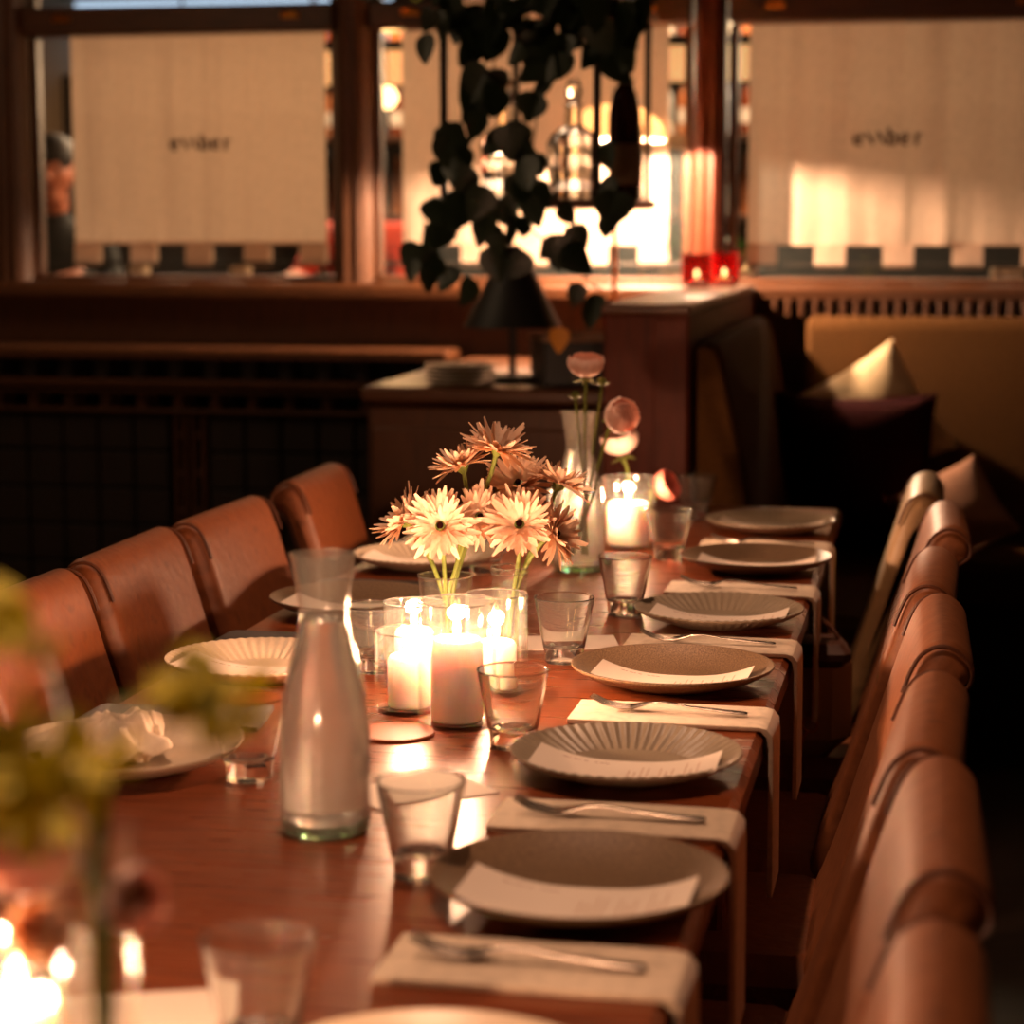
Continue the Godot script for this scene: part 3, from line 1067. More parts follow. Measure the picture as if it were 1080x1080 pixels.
	var leaves := [leaf_mesh(0.062, 0.075, 1.0), leaf_mesh(0.05, 0.06, 1.0), leaf_mesh(0.078, 0.09, 1.0)]
	for vi in vines.size():
		var cv := Curve3D.new()
		for q in vines[vi]:
			cv.add_point(q - p.position)
		var pts := []
		if vines[vi][0].y > 1.9:
			pts.append(Vector3(vines[vi][0].x + 0.99, 0.16, 0.05) * Vector3(0.5, 1, 1))
			pts.append(Vector3(vines[vi][0].x + 0.99, 0.12, 0.22))
		var len := cv.get_baked_length()
		for k in 15:
			pts.append(cv.sample_baked(len * k / 14.0, true) + Vector3(0.006 * sin(k * 1.3 + vi), 0, 0.004 * cos(k * 1.7)))
		m = MB.new()
		tube(m, pts, 0.0022, 5)
		part("vine", finish(m), K.leaf, p)
		var cnt := int(len * dens[vi] * 2.3) + 2
		for k in cnt:
			var s := cv.sample_baked(len * (k + rng.randf() * 0.6) / cnt)
			var off := Vector3(rng.randf_range(-0.05, 0.05), rng.randf_range(-0.03, 0.02), rng.randf_range(-0.015, 0.05))
			var bs := Basis(Vector3.UP, rng.randf_range(-0.9, 0.9)) * Basis(Vector3.FORWARD, rng.randf_range(-0.8, 0.8)) * Basis(Vector3.RIGHT, PI + rng.randf_range(-0.5, 0.2))
			part("leaf", leaves[rng.randi() % 3], K.leaf, p, Transform3D(bs, s + off))
	# bushy crown over the pot edge
	for k in 70:
		var a := rng.randf() * PI
		var r := rng.randf_range(0.10, 0.24)
		var bs := Basis(Vector3.UP, rng.randf_range(-1.2, 1.2)) * Basis(Vector3.FORWARD, rng.randf_range(-0.9, 0.9)) * Basis(Vector3.RIGHT, PI + rng.randf_range(-1.0, 0.1))
		part("leaf", leaves[rng.randi() % 3], K.leaf, p, Transform3D(bs, Vector3(cos(a) * r * 1.0 + 0.04, rng.randf_range(-0.13, 0.14), 0.02 + sin(a) * r + 0.1)))
	# one yellowed leaf
	part("yellow_leaf", leaves[1], plainm(Color(0.75, 0.48, 0.10), 0.6), p, Transform3D(Basis(Vector3.RIGHT, PI), Vector3(0.10, -0.82, 0.30)))
	# black table lamp with a conical shade, unlit
	var cl := thing("cone_lamp", "unlit black table lamp with a conical shade below the trailing plant", "lamp", Vector3(-1.06, 0.95, -5.33))
	m = MB.new()
	lathe(m, [[0, 0], [0.07, 0], [0.075, 0.008], [0.07, 0.016], [0.012, 0.022], [0.009, 0.03], [0.009, 0.30], [0, 0.30]], 24)
	part("stand", finish(m), K.black, cl)
	m = MB.new()
	lathe(m, [[0, 0.345], [0.018, 0.345], [0.03, 0.33], [0.125, 0.14], [0.122, 0.14], [0.026, 0.325], [0, 0.335]], 28)
	part("lamp_shade", finish(m), K.black, cl)
	# stack of plates
	for k in 5:
		m = MB.new()
		lathe(m, [[0, 0], [0.05, 0], [0.085, 0.008], [0.09, 0.012], [0.086, 0.012], [0.05, 0.004], [0, 0.004]], 32)
		one("stacked_plate", finish(m), plainm(Color(0.42, 0.36, 0.30), 0.4), ["lowest", "second lowest", "middle", "second highest", "topmost"][k] + " plate of the grey stack beside the black cone lamp", "plate", Vector3(-1.165, 0.95 + 0.0105 * k, -5.19), 0, "stack of plates on the service cabinet")
	# open black crate turned a little, with pale rims
	var cr := thing("black_crate", "open black crate with a pale rim beside the wooden partition", "crate", Vector3(-0.885, 0.95, -5.30), 0.35)
	for q in [[Vector3(0, 0.055, 0.10), Vector3(0.21, 0.11, 0.012)], [Vector3(0, 0.055, -0.10), Vector3(0.21, 0.11, 0.012)], [Vector3(0.10, 0.055, 0), Vector3(0.012, 0.11, 0.20)], [Vector3(-0.10, 0.055, 0), Vector3(0.012, 0.11, 0.20)], [Vector3(0, 0.006, 0), Vector3(0.2, 0.012, 0.2)]]:
		m = MB.new()
		rbox(m, q[0], q[1], 0.002)
		part("board", finish(m), K.black, cr)
	for q in [[Vector3(0, 0.115, 0.10), Vector3(0.222, 0.01, 0.02)], [Vector3(0, 0.115, -0.10), Vector3(0.222, 0.01, 0.02)], [Vector3(0.10, 0.115, 0), Vector3(0.02, 0.01, 0.182)], [Vector3(-0.10, 0.115, 0), Vector3(0.02, 0.01, 0.182)]]:
		m = MB.new()
		rbox(m, q[0], q[1], 0.002)
		part("rim", finish(m), plainm(Color(0.50, 0.34, 0.22), 0.6), cr)
	# dome lamp behind the shelf: throws its light down on curtain and partition
	var dl := thing("dome_lamp", "glowing white dome lamp behind the bottles, lighting the curtain", "lamp", Vector3(-0.93, 0.95, -6.20))
	m = MB.new()
	lathe(m, [[0, 0], [0.075, 0], [0.08, 0.008], [0.02, 0.02], [0.008, 0.03], [0.007, 0.635], [0, 0.635]], 24)
	part("stand", finish(m), K.brass, dl)
	m = MB.new()
	var prof := []
	for k in 9:
		var a := PI / 2 * k / 8.0
		prof.append([cos(a) * 0.148, 0.64 + sin(a) * 0.105])
	for k in 9:
		var a := PI / 2 * (8 - k) / 8.0
		prof.append([cos(a) * 0.145, 0.64 + sin(a) * 0.102])
	var dr := []
	for q in prof:
		dr.append(circle(maxf(q[0], 0.0002), q[1], 40))
	loft(m, dr, false, true)
	var opal := plainm(Color(0.95, 0.90, 0.82), 0.4)
	opal.backlight_enabled = true
	opal.backlight = Color(1.0, 0.92, 0.80)
	part("lamp_shade", finish(m), opal, dl)
	m = MB.new()
	lathe(m, [[0, 0.645], [0.012, 0.648], [0.018, 0.665], [0.014, 0.683], [0, 0.69]], 16)
	part("bulb", finish(m), lightm(Color(1.0, 0.82, 0.58), 20.0), dl)
	omni(dl, Vector3(0, 0.668, 0), Color(1.0, 0.82, 0.66), 4.2, 0.014)

# ------------------------------------------------------------------ partition and banquette
func banquette() -> void:
	var t := thing("partition", "reddish wooden partition end panel behind the far end of the table", "partition", Vector3(-0.633, 0, -5.55))
	var m := MB.new()
	rbox(m, Vector3(0, 0.575, 0), Vector3(0.19, 1.15, 1.70), 0.004)
	part("panel", finish(m), K.redwood, t)
	m = MB.new()
	rbox(m, Vector3(0, 1.161, 0), Vector3(0.20, 0.022, 1.72), 0.005)
	part("cap", finish(m), K.woodx, t)
	m = MB.new()
	rbox(m, Vector3(0.055, 0.60, 0.852), Vector3(0.075, 1.08, 0.008), 0.003)
	part("stile", finish(m), K.redwood, t)
	# red votives
	var red := glassm(Color(0.75, 0.02, 0.03), 0.55, 0.05)
	red.albedo_color = Color(0.52, 0.005, 0.02, 0.6)
	for q in [[Vector3(-0.665, 1.172, -5.98), "red glass votive candle on the partition, nearer of the two"], [Vector3(-0.605, 1.172, -6.16), "red glass votive candle on the partition, farther of the two"]]:
		var v := thing("red_votive", q[1], "candle", q[0], 0, "red votives on the partition")
		m = MB.new()
		lathe(m, [[0, 0], [0.034, 0], [0.042, 0.01], [0.044, 0.095], [0.041, 0.095], [0.039, 0.014], [0, 0.01]], 28)
		part("glass_cup", finish(m, 30), red, v)
		m = MB.new()
		lathe(m, [[0, 0.011], [0.024, 0.011], [0.024, 0.028], [0, 0.028]], 20)
		part("tealight", finish(m), K.wax, v)
		m = MB.new()
		lathe(m, [[0, 0.030], [0.005, 0.036], [0.004, 0.044], [0, 0.054]], 10)
		part("flame", finish(m), K.flame, v)
		omni(v, Vector3(0, 0.040, 0), warm(0.08), 0.010, 0.004)
	# banquette
	var b := thing("banquette", "olive tan upholstered corner banquette under the right window", "bench", Vector3(-0.535, 0, -6.40))
	m = MB.new()
	var ox := -0.535
	var rings := []
	# back along the wall, leaning
	for x in [0.16, 0.18, 2.35, 2.37]:
		var ins := 0.012 if (x < 0.17 or x > 2.36) else 0.0
		var ring := PackedVector3Array()
		for q in [[0.47, 0.25], [0.8, 0.19], [1.04, 0.135], [1.075, 0.115], [1.085, 0.09], [1.08, 0.02], [0.47, 0.02]]:
			ring.append(Vector3(x, q[0] - (ins if q[0] > 0.5 else -ins), q[1] - (ins if q[1] > 0.05 else -ins)))
		rings.append(ring)
	loft(m, rings)
	part("back_cushion", finish(m, 50), K.olive, b)
	m = MB.new()
	rings = []
	for z in [1.60, 1.58, 0.16, 0.14]:
		var ins := 0.012 if (z > 1.59 or z < 0.15) else 0.0
		var ring := PackedVector3Array()
		for q in [[0.47, 0.17], [0.8, 0.115], [1.04, 0.065], [1.075, 0.05], [1.085, 0.03], [1.08, 0.005], [0.47, 0.005]]:
			ring.append(Vector3(q[1] - (ins if q[1] > 0.02 else 0.0), q[0] - (ins if q[0] > 0.5 else -ins), z))
		rings.append(ring)
	loft(m, rings)
	part("back_cushion", finish(m, 50), K.olive, b)
	m = MB.new()
	rbox(m, Vector3(1.27, 0.40, 0.42), Vector3(2.20, 0.13, 0.62), 0.025)
	part("seat", finish(m), K.olive, b)
	m = MB.new()
	rbox(m, Vector3(0.36, 0.40, 1.16), Vector3(0.38, 0.13, 0.85), 0.025)
	part("seat", finish(m), K.olive, b)
	m = MB.new()
	rbox(m, Vector3(1.27, 0.165, 0.36), Vector3(2.18, 0.33, 0.60), 0.004)
	part("plinth", finish(m), K.darkwood, b)
	m = MB.new()
	rbox(m, Vector3(0.32, 0.165, 1.16), Vector3(0.34, 0.33, 0.83), 0.004)
	part("plinth", finish(m), K.darkwood, b)
	var sl := MB.new()
	rbox(sl, Vector3.ZERO, Vector3(0.016, 0.05, 0.03), 0.003)
	var slm := finish(sl)
	for k in 42:
		part("slat", slm, K.wood, b, Transform3D(Basis(), Vector3(0.06 + 0.04 * k, 1.105, 0.04)))
	# cushions
	cushion(Vector3(-0.215, 0.675, -5.87), 0.45, Vector3(-0.28, 0.08, 0.0), matte(Color(0.14, 0.03, 0.035)), "large dark maroon cushion on the banquette")
	cushion(Vector3(-0.185, 0.79, -6.10), 0.36, Vector3(-0.25, 0.0, 0.55), cloth(Color(0.80, 0.70, 0.54)), "cream cushion tilted on its corner behind the maroon cushion")
	cushion(Vector3(0.05, 0.60, -5.62), 0.26, Vector3(-0.6, -0.2, 0.6), cloth(Color(0.62, 0.42, 0.30)), "pale pinkish cushion half hidden behind the far right chair")

func cushion(c: Vector3, s: float, rot: Vector3, mat: Material, label: String) -> void:
	var m := MB.new()
	var n := 16
	for side in [1.0, -1.0]:
		sheet(m, func(u, v):
			var a: float = u * 2 - 1
			var b: float = v * 2 - 1
			var k: float = (1 - pow(absf(a), 2.6)) * (1 - pow(absf(b), 2.6))
			var pinch: float = 1.0 - 0.09 * (1.0 - absf(b) * absf(b)) * absf(a) - 0.0
			var pinch2: float = 1.0 - 0.09 * (1.0 - absf(a) * absf(a)) * absf(b)
			return Vector3(a * s / 2 * pinch, b * s / 2 * pinch2, side * (0.26 * s * pow(maxf(k, 0.0), 0.55) + 0.001)), n, n)
	m.uv = PackedVector2Array()
	var o := one("cushion", finish(m, 70), mat, label, "cushion", c, 0, "cushions on the banquette")
	o.rotation = rot

# ------------------------------------------------------------------ table and chairs
func dining_table() -> void:
	var t := thing("dining_table", "long polished reddish brown wooden dining table", "table", Vector3(-0.595, 0, -2.60))
	var m := MB.new()
	rbox(m, Vector3(0, TT - 0.02, 0), Vector3(0.81, 0.04, 3.86), 0.008)
	part("tabletop", finish(m), K.table, t)
	for s in [-1.0, 1.0]:
		m = MB.new()
		rbox(m, Vector3(0.33 * s, TT - 0.075, 0), Vector3(0.025, 0.07, 3.5), 0.003)
		part("apron", finish(m), K.table, t)
	for z in [-1.7, 0.0, 1.7]:
		for s in [-1.0, 1.0]:
			m = MB.new()
			rbox(m, Vector3(0.32 * s, 0.355, z), Vector3(0.06, 0.71, 0.06), 0.006)
			part("leg", finish(m), K.table, t)

func smooth_outline(p: PackedVector2Array, sub: int) -> PackedVector2Array:
	var o := PackedVector2Array()
	var n := p.size()
	for k in n:
		for j in sub:
			if k > n - 4:
				if j == 0:
					o.append(p[k])
				continue
			o.append(p[k].cubic_interpolate(p[(k + 1) % n], p[(k + n - 1) % n] if k > 0 else p[0], p[(k + 2) % n], float(j) / sub))
	return o

func make_chair(called: String, label: String, leather: Material) -> Node3D:
	# local: the sitter faces -x, the origin is on the floor under the middle of the seat front half
	var t := thing(called, label, "chair", Vector3.ZERO, 0, "leather dining chairs")
	var hw := 0.185
	var m := MB.new()
	rbox(m, Vector3(-0.19, 0.425, 0), Vector3(0.42, 0.09, hw * 2.0 + 0.02), 0.03)
	part("seat", finish(m), leather, t)
	var out := PackedVector2Array([Vector2(-0.02, 0.44), Vector2(0.012, 0.52), Vector2(0.045, 0.62), Vector2(0.085, 0.74), Vector2(0.112, 0.82), Vector2(0.128, 0.858), Vector2(0.142, 0.874), Vector2(0.158, 0.880), Vector2(0.174, 0.876), Vector2(0.188, 0.862), Vector2(0.193, 0.845), Vector2(0.188, 0.830), Vector2(0.175, 0.820), Vector2(0.160, 0.805), Vector2(0.145, 0.77), Vector2(0.115, 0.67), Vector2(0.085, 0.57), Vector2(0.055, 0.46), Vector2(0.04, 0.42), Vector2(-0.01, 0.42)])
	out = smooth_outline(out, 3)
	m = MB.new()
	extrude(m, out, -hw, hw, 0.022)
	# a soft crown: the top falls away to the corners, and the back is hollowed a little
	for k in m.v.size():
		var q := m.v[k]
		var u := absf(q.z) / hw
		var up := clampf((q.y - 0.55) / 0.33, 0.0, 1.0)
		q.y -= 0.028 * pow(u, 4.0) * up
		q.x += -0.018 * u * u * up
		m.v[k] = q
	part("backrest", finish(m, 50), leather, t)
	for s in [-1.0, 1.0]:
		var pts := []
		for k in 42:
			var q := out[k]
			pts.append(Vector3(q.x - 0.018 * 0.94 * clampf((q.y - 0.55) / 0.33, 0.0, 1.0), q.y - 0.022 * clampf((q.y - 0.55) / 0.33, 0.0, 1.0), s * (hw - 0.006)))
		m = MB.new()
		tube(m, pts, 0.0028, 6)
		part("piping", finish(m), K.piping, t)
	for z in [-1.0, 1.0]:
		m = MB.new()
		tube(m, [Vector3(-0.37, 0.39, z * 0.16), Vector3(-0.375, 0.0, z * 0.165)], [0.022, 0.014], 8)
		part("leg", finish(m), K.darkwood, t)
		m = MB.new()
		tube(m, [Vector3(0.0, 0.43, z * 0.16), Vector3(0.03, 0.2, z * 0.162), Vector3(0.09, 0.0, z * 0.165)], [0.022, 0.02, 0.014], 8)
		part("leg", finish(m), K.darkwood, t)
	return t

func chairs() -> void:
	var R := [-1.30, -1.77, -2.16, -2.66, -3.09, -3.65]
	var words := ["nearest tan leather chair on the right side of the table", "second tan leather chair from the front on the right side", "third tan leather chair from the front on the right side", "fourth tan leather chair from the front on the right side", "fifth tan leather chair from the front on the right side", "tan leather chair on the right side next to the pale one"]
	var c0 := make_chair("dining_chair", words[0], K.leather2)
	c0.position = Vector3(-0.135, 0, R[0])
	for k in range(1, R.size()):
		copy(c0, Vector3(-0.135 + [0, 0.005, -0.006, 0.004, -0.008, 0.015][k], 0, R[k]), [0, 0.02, -0.03, 0.015, -0.02, 0.02][k], words[k], "leather dining chairs")
	var c6 := make_chair("dining_chair", "tan leather chair at the far end of the right side, lamp sheen painted in as a paler colour", K.sheen_leather)
	c6.position = Vector3(-0.16, 0, -4.10)
	var L := [[-2.14, "tan leather chair on the left cut by the picture's edge, holding a black bag"], [-2.63, "tan leather chair on the left behind the plate with the folded cloth"], [-3.06, "second tan leather chair back from the left edge of the picture"], [-3.47, "third tan leather chair back from the left, behind the carafe's neck"], [-4.03, "farthest tan leather chair on the left, behind the peach flowers"]]
	var l0 := make_chair("dining_chair", L[0][1], K.leather)
	l0.position = Vector3(-1.06, 0, L[0][0])
	l0.rotation.y = PI
	for k in range(1, L.size()):
		copy(l0, Vector3(-1.06 + [0, 0, -0.008, 0.004, 0.0][k], 0, L[k][0]), PI + [0, 0.0, 0.02, -0.02, 0.03][k], L[k][1], "leather dining chairs")
	# handbag on a right-hand chair
	var hb := thing("handbag", "pale leather handbag with a gold ring on a right-hand chair seat", "bag", Vector3(-0.225, 0.472, -3.50), 0.12)
	var m := MB.new()
	rbox(m, Vector3(0, 0.095, 0), Vector3(0.20, 0.19, 0.11), 0.035)
	part("body", finish(m), plainm(Color(0.74, 0.60, 0.47), 0.6), hb)
	m = MB.new()
	rbox(m, Vector3(0.02, 0.175, 0.01), Vector3(0.15, 0.04, 0.12), 0.015)
	part("flap", finish(m), plainm(Color(0.28, 0.15, 0.09), 0.6), hb)
	m = MB.new()
	var sp := []
	for k in 13:
		var a := PI * k / 12.0
		sp.append(Vector3(cos(a) * 0.085, 0.16 + sin(a) * 0.085, 0.02 * sin(a)))
	tube(m, sp, 0.008, 6, 0.4)
	part("strap", finish(m), plainm(Color(0.36, 0.20, 0.11), 0.6), hb)
	m = MB.new()
	var rg := []
	for k in 17:
		var a := TAU * k / 16.0
		rg.append(Vector3(0.03 + cos(a) * 0.012, 0.06 + sin(a) * 0.012, 0.054))
	tube(m, rg, 0.0025, 6)
	tube(m, [Vector3(0.025, 0.05, 0.056), Vector3(0.012, 0.02, 0.056)], 0.003, 6)
	part("ring", finish(m), K.brass, hb)
	var bb := thing("black_bag", "black leather bag on the left chair at the picture's edge", "bag", Vector3(-1.085, 0.472, -2.27), 0.3)
	m = MB.new()
	rbox(m, Vector3(0, 0.12, 0), Vector3(0.14, 0.24, 0.10), 0.035)
	part("body", finish(m), K.black, bb)
	m = MB.new()
	var sp2 := []
	for k in 13:
		var a := PI * k / 12.0
		sp2.append(Vector3(cos(a) * 0.05, 0.23 + sin(a) * 0.06, 0.0))
	tube(m, sp2, 0.006, 6)
	part("strap", finish(m), K.black, bb)

# ------------------------------------------------------------------ place settings
func plate_mesh(kind: int) -> ArrayMesh:
	var m := MB.new()
	if kind == 0:
		lathe(m, [[0, 0], [0.072, 0], [0.078, 0.003], [0.112, 0.013], [0.130, 0.0225], [0.1325, 0.0255], [0.1322, 0.0275], [0.129, 0.0275], [0.115, 0.0195], [0.085, 0.009], [0.06, 0.006], [0, 0.0055]], 64)
		return finish(m, 50)
	var n := 280
	var rings := []
	for p in [[0.0002, 0, 0], [0.07, 0, 0], [0.078, 0.004, 0.2], [0.11, 0.014, 0.6], [0.125, 0.022, 0.5], [0.127, 0.0245, 0.45], [0.1265, 0.0262, 0.5], [0.1235, 0.0262, 0.7], [0.110, 0.0195, 1.2], [0.092, 0.012, 1.2], [0.080, 0.0075, 0.8], [0.074, 0.006, 0.0], [0.0002, 0.0055, 0]]:
		var ring := PackedVector3Array()
		for k in n:
			var a := TAU * k / n
			var w: float = cos(a * 56.0) * 0.0011 * p[2]
			ring.append(Vector3(cos(a) * (p[0] + w * 0.4), p[1] + w, sin(a) * (p[0] + w * 0.4)))
		rings.append(ring)
	loft(m, rings)
	return finish(m, 55)

func menu_texture() -> ImageTexture:
	var im := Image.create(384, 192, false, Image.FORMAT_RGB8)
	im.fill(Color(0.90, 0.84, 0.78))
	var r := RandomNumberGenerator.new()
	r.seed = 5
	for k in 9: # small heading marks near one end
		var w := r.randi_range(4, 9)
		if k != 5:
			im.fill_rect(Rect2i(52 + k * 11, 30, w, 4), Color(0.45, 0.16, 0.10))
	for c in 12: # columns of faint small type
		if c in [4, 8]:
			continue
		var len := r.randi_range(50, 120)
		var y := 160
		while y > 160 - len:
			var h := r.randi_range(4, 12)
			im.fill_rect(Rect2i(196 + c * 13, y - h, 3, h), Color(0.72, 0.56, 0.46))
			y -= h + 3
	return ImageTexture.create_from_image(im)

func place_settings() -> void:
	var brown := plate_mesh(0)
	var ridged := plate_mesh(1)
	var mt := StandardMaterial3D.new()
	mt.albedo_texture = menu_texture()
	mt.roughness = 0.85
	var mm := MB.new()
	sheet(mm, func(u, v): return Vector3((u - 0.5) * 0.20, 0.0085 + 0.0175 * pow(absf(u - 0.5) * 2.0, 2.6) + 0.001 * v, (v - 0.5) * 0.095), 24, 6)
	var menu := finish(mm, 60)
	var nm := MB.new()
	extrude(nm, PackedVector2Array([Vector2(-0.235, 0.0004), Vector2(-0.235, 0.0062), Vector2(-0.10, 0.0066), Vector2(-0.006, 0.0062), Vector2(0.004, 0.004), Vector2(0.0105, -0.004), Vector2(0.012, -0.02), Vector2(0.013, -0.20), Vector2(0.0065, -0.20), Vector2(0.006, -0.02), Vector2(0.003, -0.006), Vector2(-0.004, 0.0004)]), -0.055, 0.055, 0.0015)
	var nap := finish(nm, 35)
	var fm := MB.new()
	var hx := [0.0, -0.004, -0.03, -0.07, -0.10, -0.118, -0.132, -0.142]
	var hy := [0.004, 0.0042, 0.0055, 0.0085, 0.0125, 0.0115, 0.0075, 0.005]
	var pts := []
	for k in hx.size():
		pts.append(Vector3(hx[k], hy[k], 0))
	tube(fm, pts, [0.004, 0.0068, 0.0066, 0.0042, 0.0030, 0.0042, 0.0095, 0.0118], 10, 0.28)
	for k in 4:
		var z := -0.0096 + 0.0064 * k
		tube(fm, [Vector3(-0.138, 0.0052, z * 0.9), Vector3(-0.155, 0.0045, z), Vector3(-0.175, 0.0085, z), Vector3(-0.192, 0.0165, z)], [0.0026, 0.0022, 0.0019, 0.0011], 6, 0.7)
	var fork := finish(fm, 50)
	# right side: z of plate, kind, z of napkin, look
	var S := [
		[-1.32, 2, -99.0, "cream", "in the lower edge of the picture"],
		[-1.80, 0, -1.615, "brown speckled", "nearest whole one on the right side"],
		[-2.256, 1, -2.05, "grey fluted", "nearest on the right side"],
		[-2.72, 0, -2.52, "brown speckled", "in the middle of the right side"],
		[-3.16, 1, -2.965, "grey fluted", "in the middle of the right side"],
		[-3.68, 0, -3.44, "brown speckled", "farthest of its kind on the right side"],
		[-4.16, 1, -3.93, "grey fluted", "at the far end of the right side"],
	]
	var order := ["", "nearest", "second nearest", "third nearest", "fourth nearest", "second farthest", "farthest"]
	var wares := [K.stoneware, K.grey_ware, K.cream_ware]
	for k in S.size():
		var s: Array = S[k]
		var x: float = [-0.32, -0.298, -0.322, -0.328, -0.312, -0.300, -0.311][k]
		one("dinner_plate", brown if s[1] != 1 else ridged, wares[s[1]], "%s dinner plate, %s" % [s[3], s[4]], "plate", Vector3(x, TT, s[0]), 0.3 * k, "dinner plates")
		if k == 0:
			continue
		one("menu_card", menu, mt, "printed menu card on the %s plate of the right side" % order[k], "menu card", Vector3(x + 0.005, TT, s[0] + 0.035), 0.02 * (k % 3 - 1), "menu cards on the plates")
		var ty: float = [0.0, 0.0, 0.03, -0.02, 0.02, -0.01, 0.02][k]
		one("cloth_napkin", nap, K.linen, "folded pale napkin hanging over the right table edge, %s the camera" % (order[k] + (" to" if k < 5 else " from")), "napkin", Vector3(-0.189, TT + 0.0005, s[2]), 0.0, "napkins over the right table edge")
		one("dinner_fork", fork, K.steel, "steel fork on the %s napkin of the right side" % order[k], "fork", Vector3(-0.212, TT + 0.0075, s[2] + 0.006), ty - 0.03, "forks on the right napkins")
	# left side
	var Ls := [
		[-2.174, 2, "cream dinner plate with a rose-folded cloth on the left side"],
		[-2.668, 3, "cream fluted dinner plate behind the near carafe on the left side"],
		[-3.142, 0, "brown speckled dinner plate behind the carafe's neck on the left side"],
		[-3.60, 3, "cream fluted dinner plate at the far end of the left side"],
	]
	for k in Ls.size():
		var s: Array = Ls[k]
		one("dinner_plate", ridged if s[1] == 3 else brown, K.cream_ware if s[1] != 0 else K.stoneware, s[2], "plate", Vector3(-0.872, TT, s[0]), 0.2 * k, "dinner plates")
		var nl := ["left napkin beside the plate with the rose-folded cloth", "left napkin beyond the fluted plate behind the near carafe", "left napkin beyond the brown plate behind the carafe's neck", "left napkin at the far end of the table"]
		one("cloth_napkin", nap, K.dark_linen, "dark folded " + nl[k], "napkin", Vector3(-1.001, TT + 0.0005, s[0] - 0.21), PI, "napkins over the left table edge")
		if k >= 1:
			one("menu_card", menu, mt, ["", "printed menu card on the cream fluted plate behind the near carafe", "printed menu card on the brown plate of the left side", "printed menu card on the farthest left plate"][k], "menu card", Vector3(-0.868, TT, s[0] + 0.035), 0.02 * (k - 2), "menu cards on the plates")
	# cloth folded into a rose
	var rf := thing("rose_folded_napkin", "beige cloth napkin folded like a rose on the left cream plate", "napkin", Vector3(-0.885, TT + 0.006, -2.18), 0.0)
	var cn := FastNoiseLite.new()
	cn.seed = 4
	cn.frequency = 9.0
	cn.fractal_type = FastNoiseLite.FRACTAL_RIDGED
	cn.fractal_octaves = 2
	for lay in 3:
		var pm := MB.new()
		var rad: float = [0.074, 0.056, 0.034][lay]
		var top: float = [0.026, 0.042, 0.054][lay]
		var sd := lay * 1.7
		for off in [0.0, 0.0014]:
			sheet(pm, func(u, v):
				var a: float = u * TAU
				var edge: float = rad * (1.0 + 0.14 * sin(a * 3.0 + sd) + 0.09 * sin(a * 7.0 + sd * 2.0))
				var r: float = v * edge
				var x: float = cos(a) * r
				var z: float = sin(a) * r
				var dome: float = top * pow(maxf(1.0 - v * v, 0.0), 0.45)
				var rid: float = cn.get_noise_3d(x * 1.6, z * 1.6, sd) * 0.013 * smoothstep(0.0, 0.35, 1.0 - v * 0.75)
				var pleat: float = 0.006 * sin(a * 11.0 + sd + 6.0 * v) * v * (1.0 - 0.4 * v)
				return Vector3(x, maxf(0.003 + dome * 0.85 + rid + pleat + 0.012 * v * v * maxf(sin(a * 3.0 + sd), 0.0), 0.002) + off, z), 72, 18)
		pm.uv = PackedVector2Array()
		part("fold", finish(pm, 60), K.linen, rf, Transform3D(Basis(Vector3.UP, lay * 0.8), Vector3(0.012 * (lay - 1), 0, 0.008 * lay - 0.008)))

# ------------------------------------------------------------------ glass, candles, flowers
func tumbler(at: Vector3, label: String, turn := 0.0) -> void:
	var t := thing("glass_tumbler", label, "glass", at, turn, "glass tumblers on the table")
	part("glass_body", K.tum_wall, K.base_glass, t)

func candle(at: Vector3, cr: float, ch: float, gr: float, gh: float, label: String, e := 0.085, lit := true) -> void:
	var t := thing("pillar_candle", label, "candle", at, 0, "white pillar candles in glasses")
	var m := MB.new()
	lathe(m, [[0, 0.006], [cr - 0.002, 0.006], [cr, 0.009], [cr, ch - 0.006], [cr - 0.003, ch - 0.001], [cr - 0.006, ch], [cr * 0.6, ch - 0.004], [cr * 0.25, ch - 0.006], [0, ch - 0.006]], 36)
	part("wax", finish(m, 50), K.wax, t)
	m = MB.new()
	tube(m, [Vector3(0, ch - 0.007, 0), Vector3(0.001, ch + 0.004, 0)], 0.0012, 6)
	part("wick", finish(m), K.wick, t)
	if lit:
		m = MB.new()
		lathe(m, [[0, ch + 0.001], [0.0035, ch + 0.005], [0.0052, ch + 0.011], [0.0042, ch + 0.018], [0.002, ch + 0.026], [0, ch + 0.033]], 14)
		part("flame", finish(m, 60), K.flame, t)
		omni(t, Vector3(0, ch + 0.015, 0), Color(1.0, 0.75, 0.58), e, 0.005)
	var h := thing("candle_glass", "clear glass around the " + label, "candle holder", at, 0, "cylinder glasses around the candles")
	m = MB.new()
	lathe(m, [[0, 0], [gr - 0.003, 0], [gr, 0.003], [gr, gh - 0.001], [gr - 0.001, gh], [gr - 0.002, gh - 0.001], [gr - 0.0025, 0.006], [0, 0.005]], 40)
	part("glass_wall", finish(m, 40), K.glass, h)
	m = MB.new()
	var rim := []
	for k in 41:
		var a := TAU * k / 40.0
		rim.append(Vector3(cos(a) * (gr - 0.001), gh, sin(a) * (gr - 0.001)))
	tube(m, rim, 0.0011, 6)
	part("glass_rim", finish(m), K.base_glass, h)

func ring_rim(parent: Node, r: float, y: float) -> void:
	var m := MB.new()
	var rim := []
	for k in 41:
		var a := TAU * k / 40.0
		rim.append(Vector3(cos(a) * r, y, sin(a) * r))
	tube(m, rim, 0.0012, 6)
	part("glass_rim", finish(m), K.base_glass, parent)

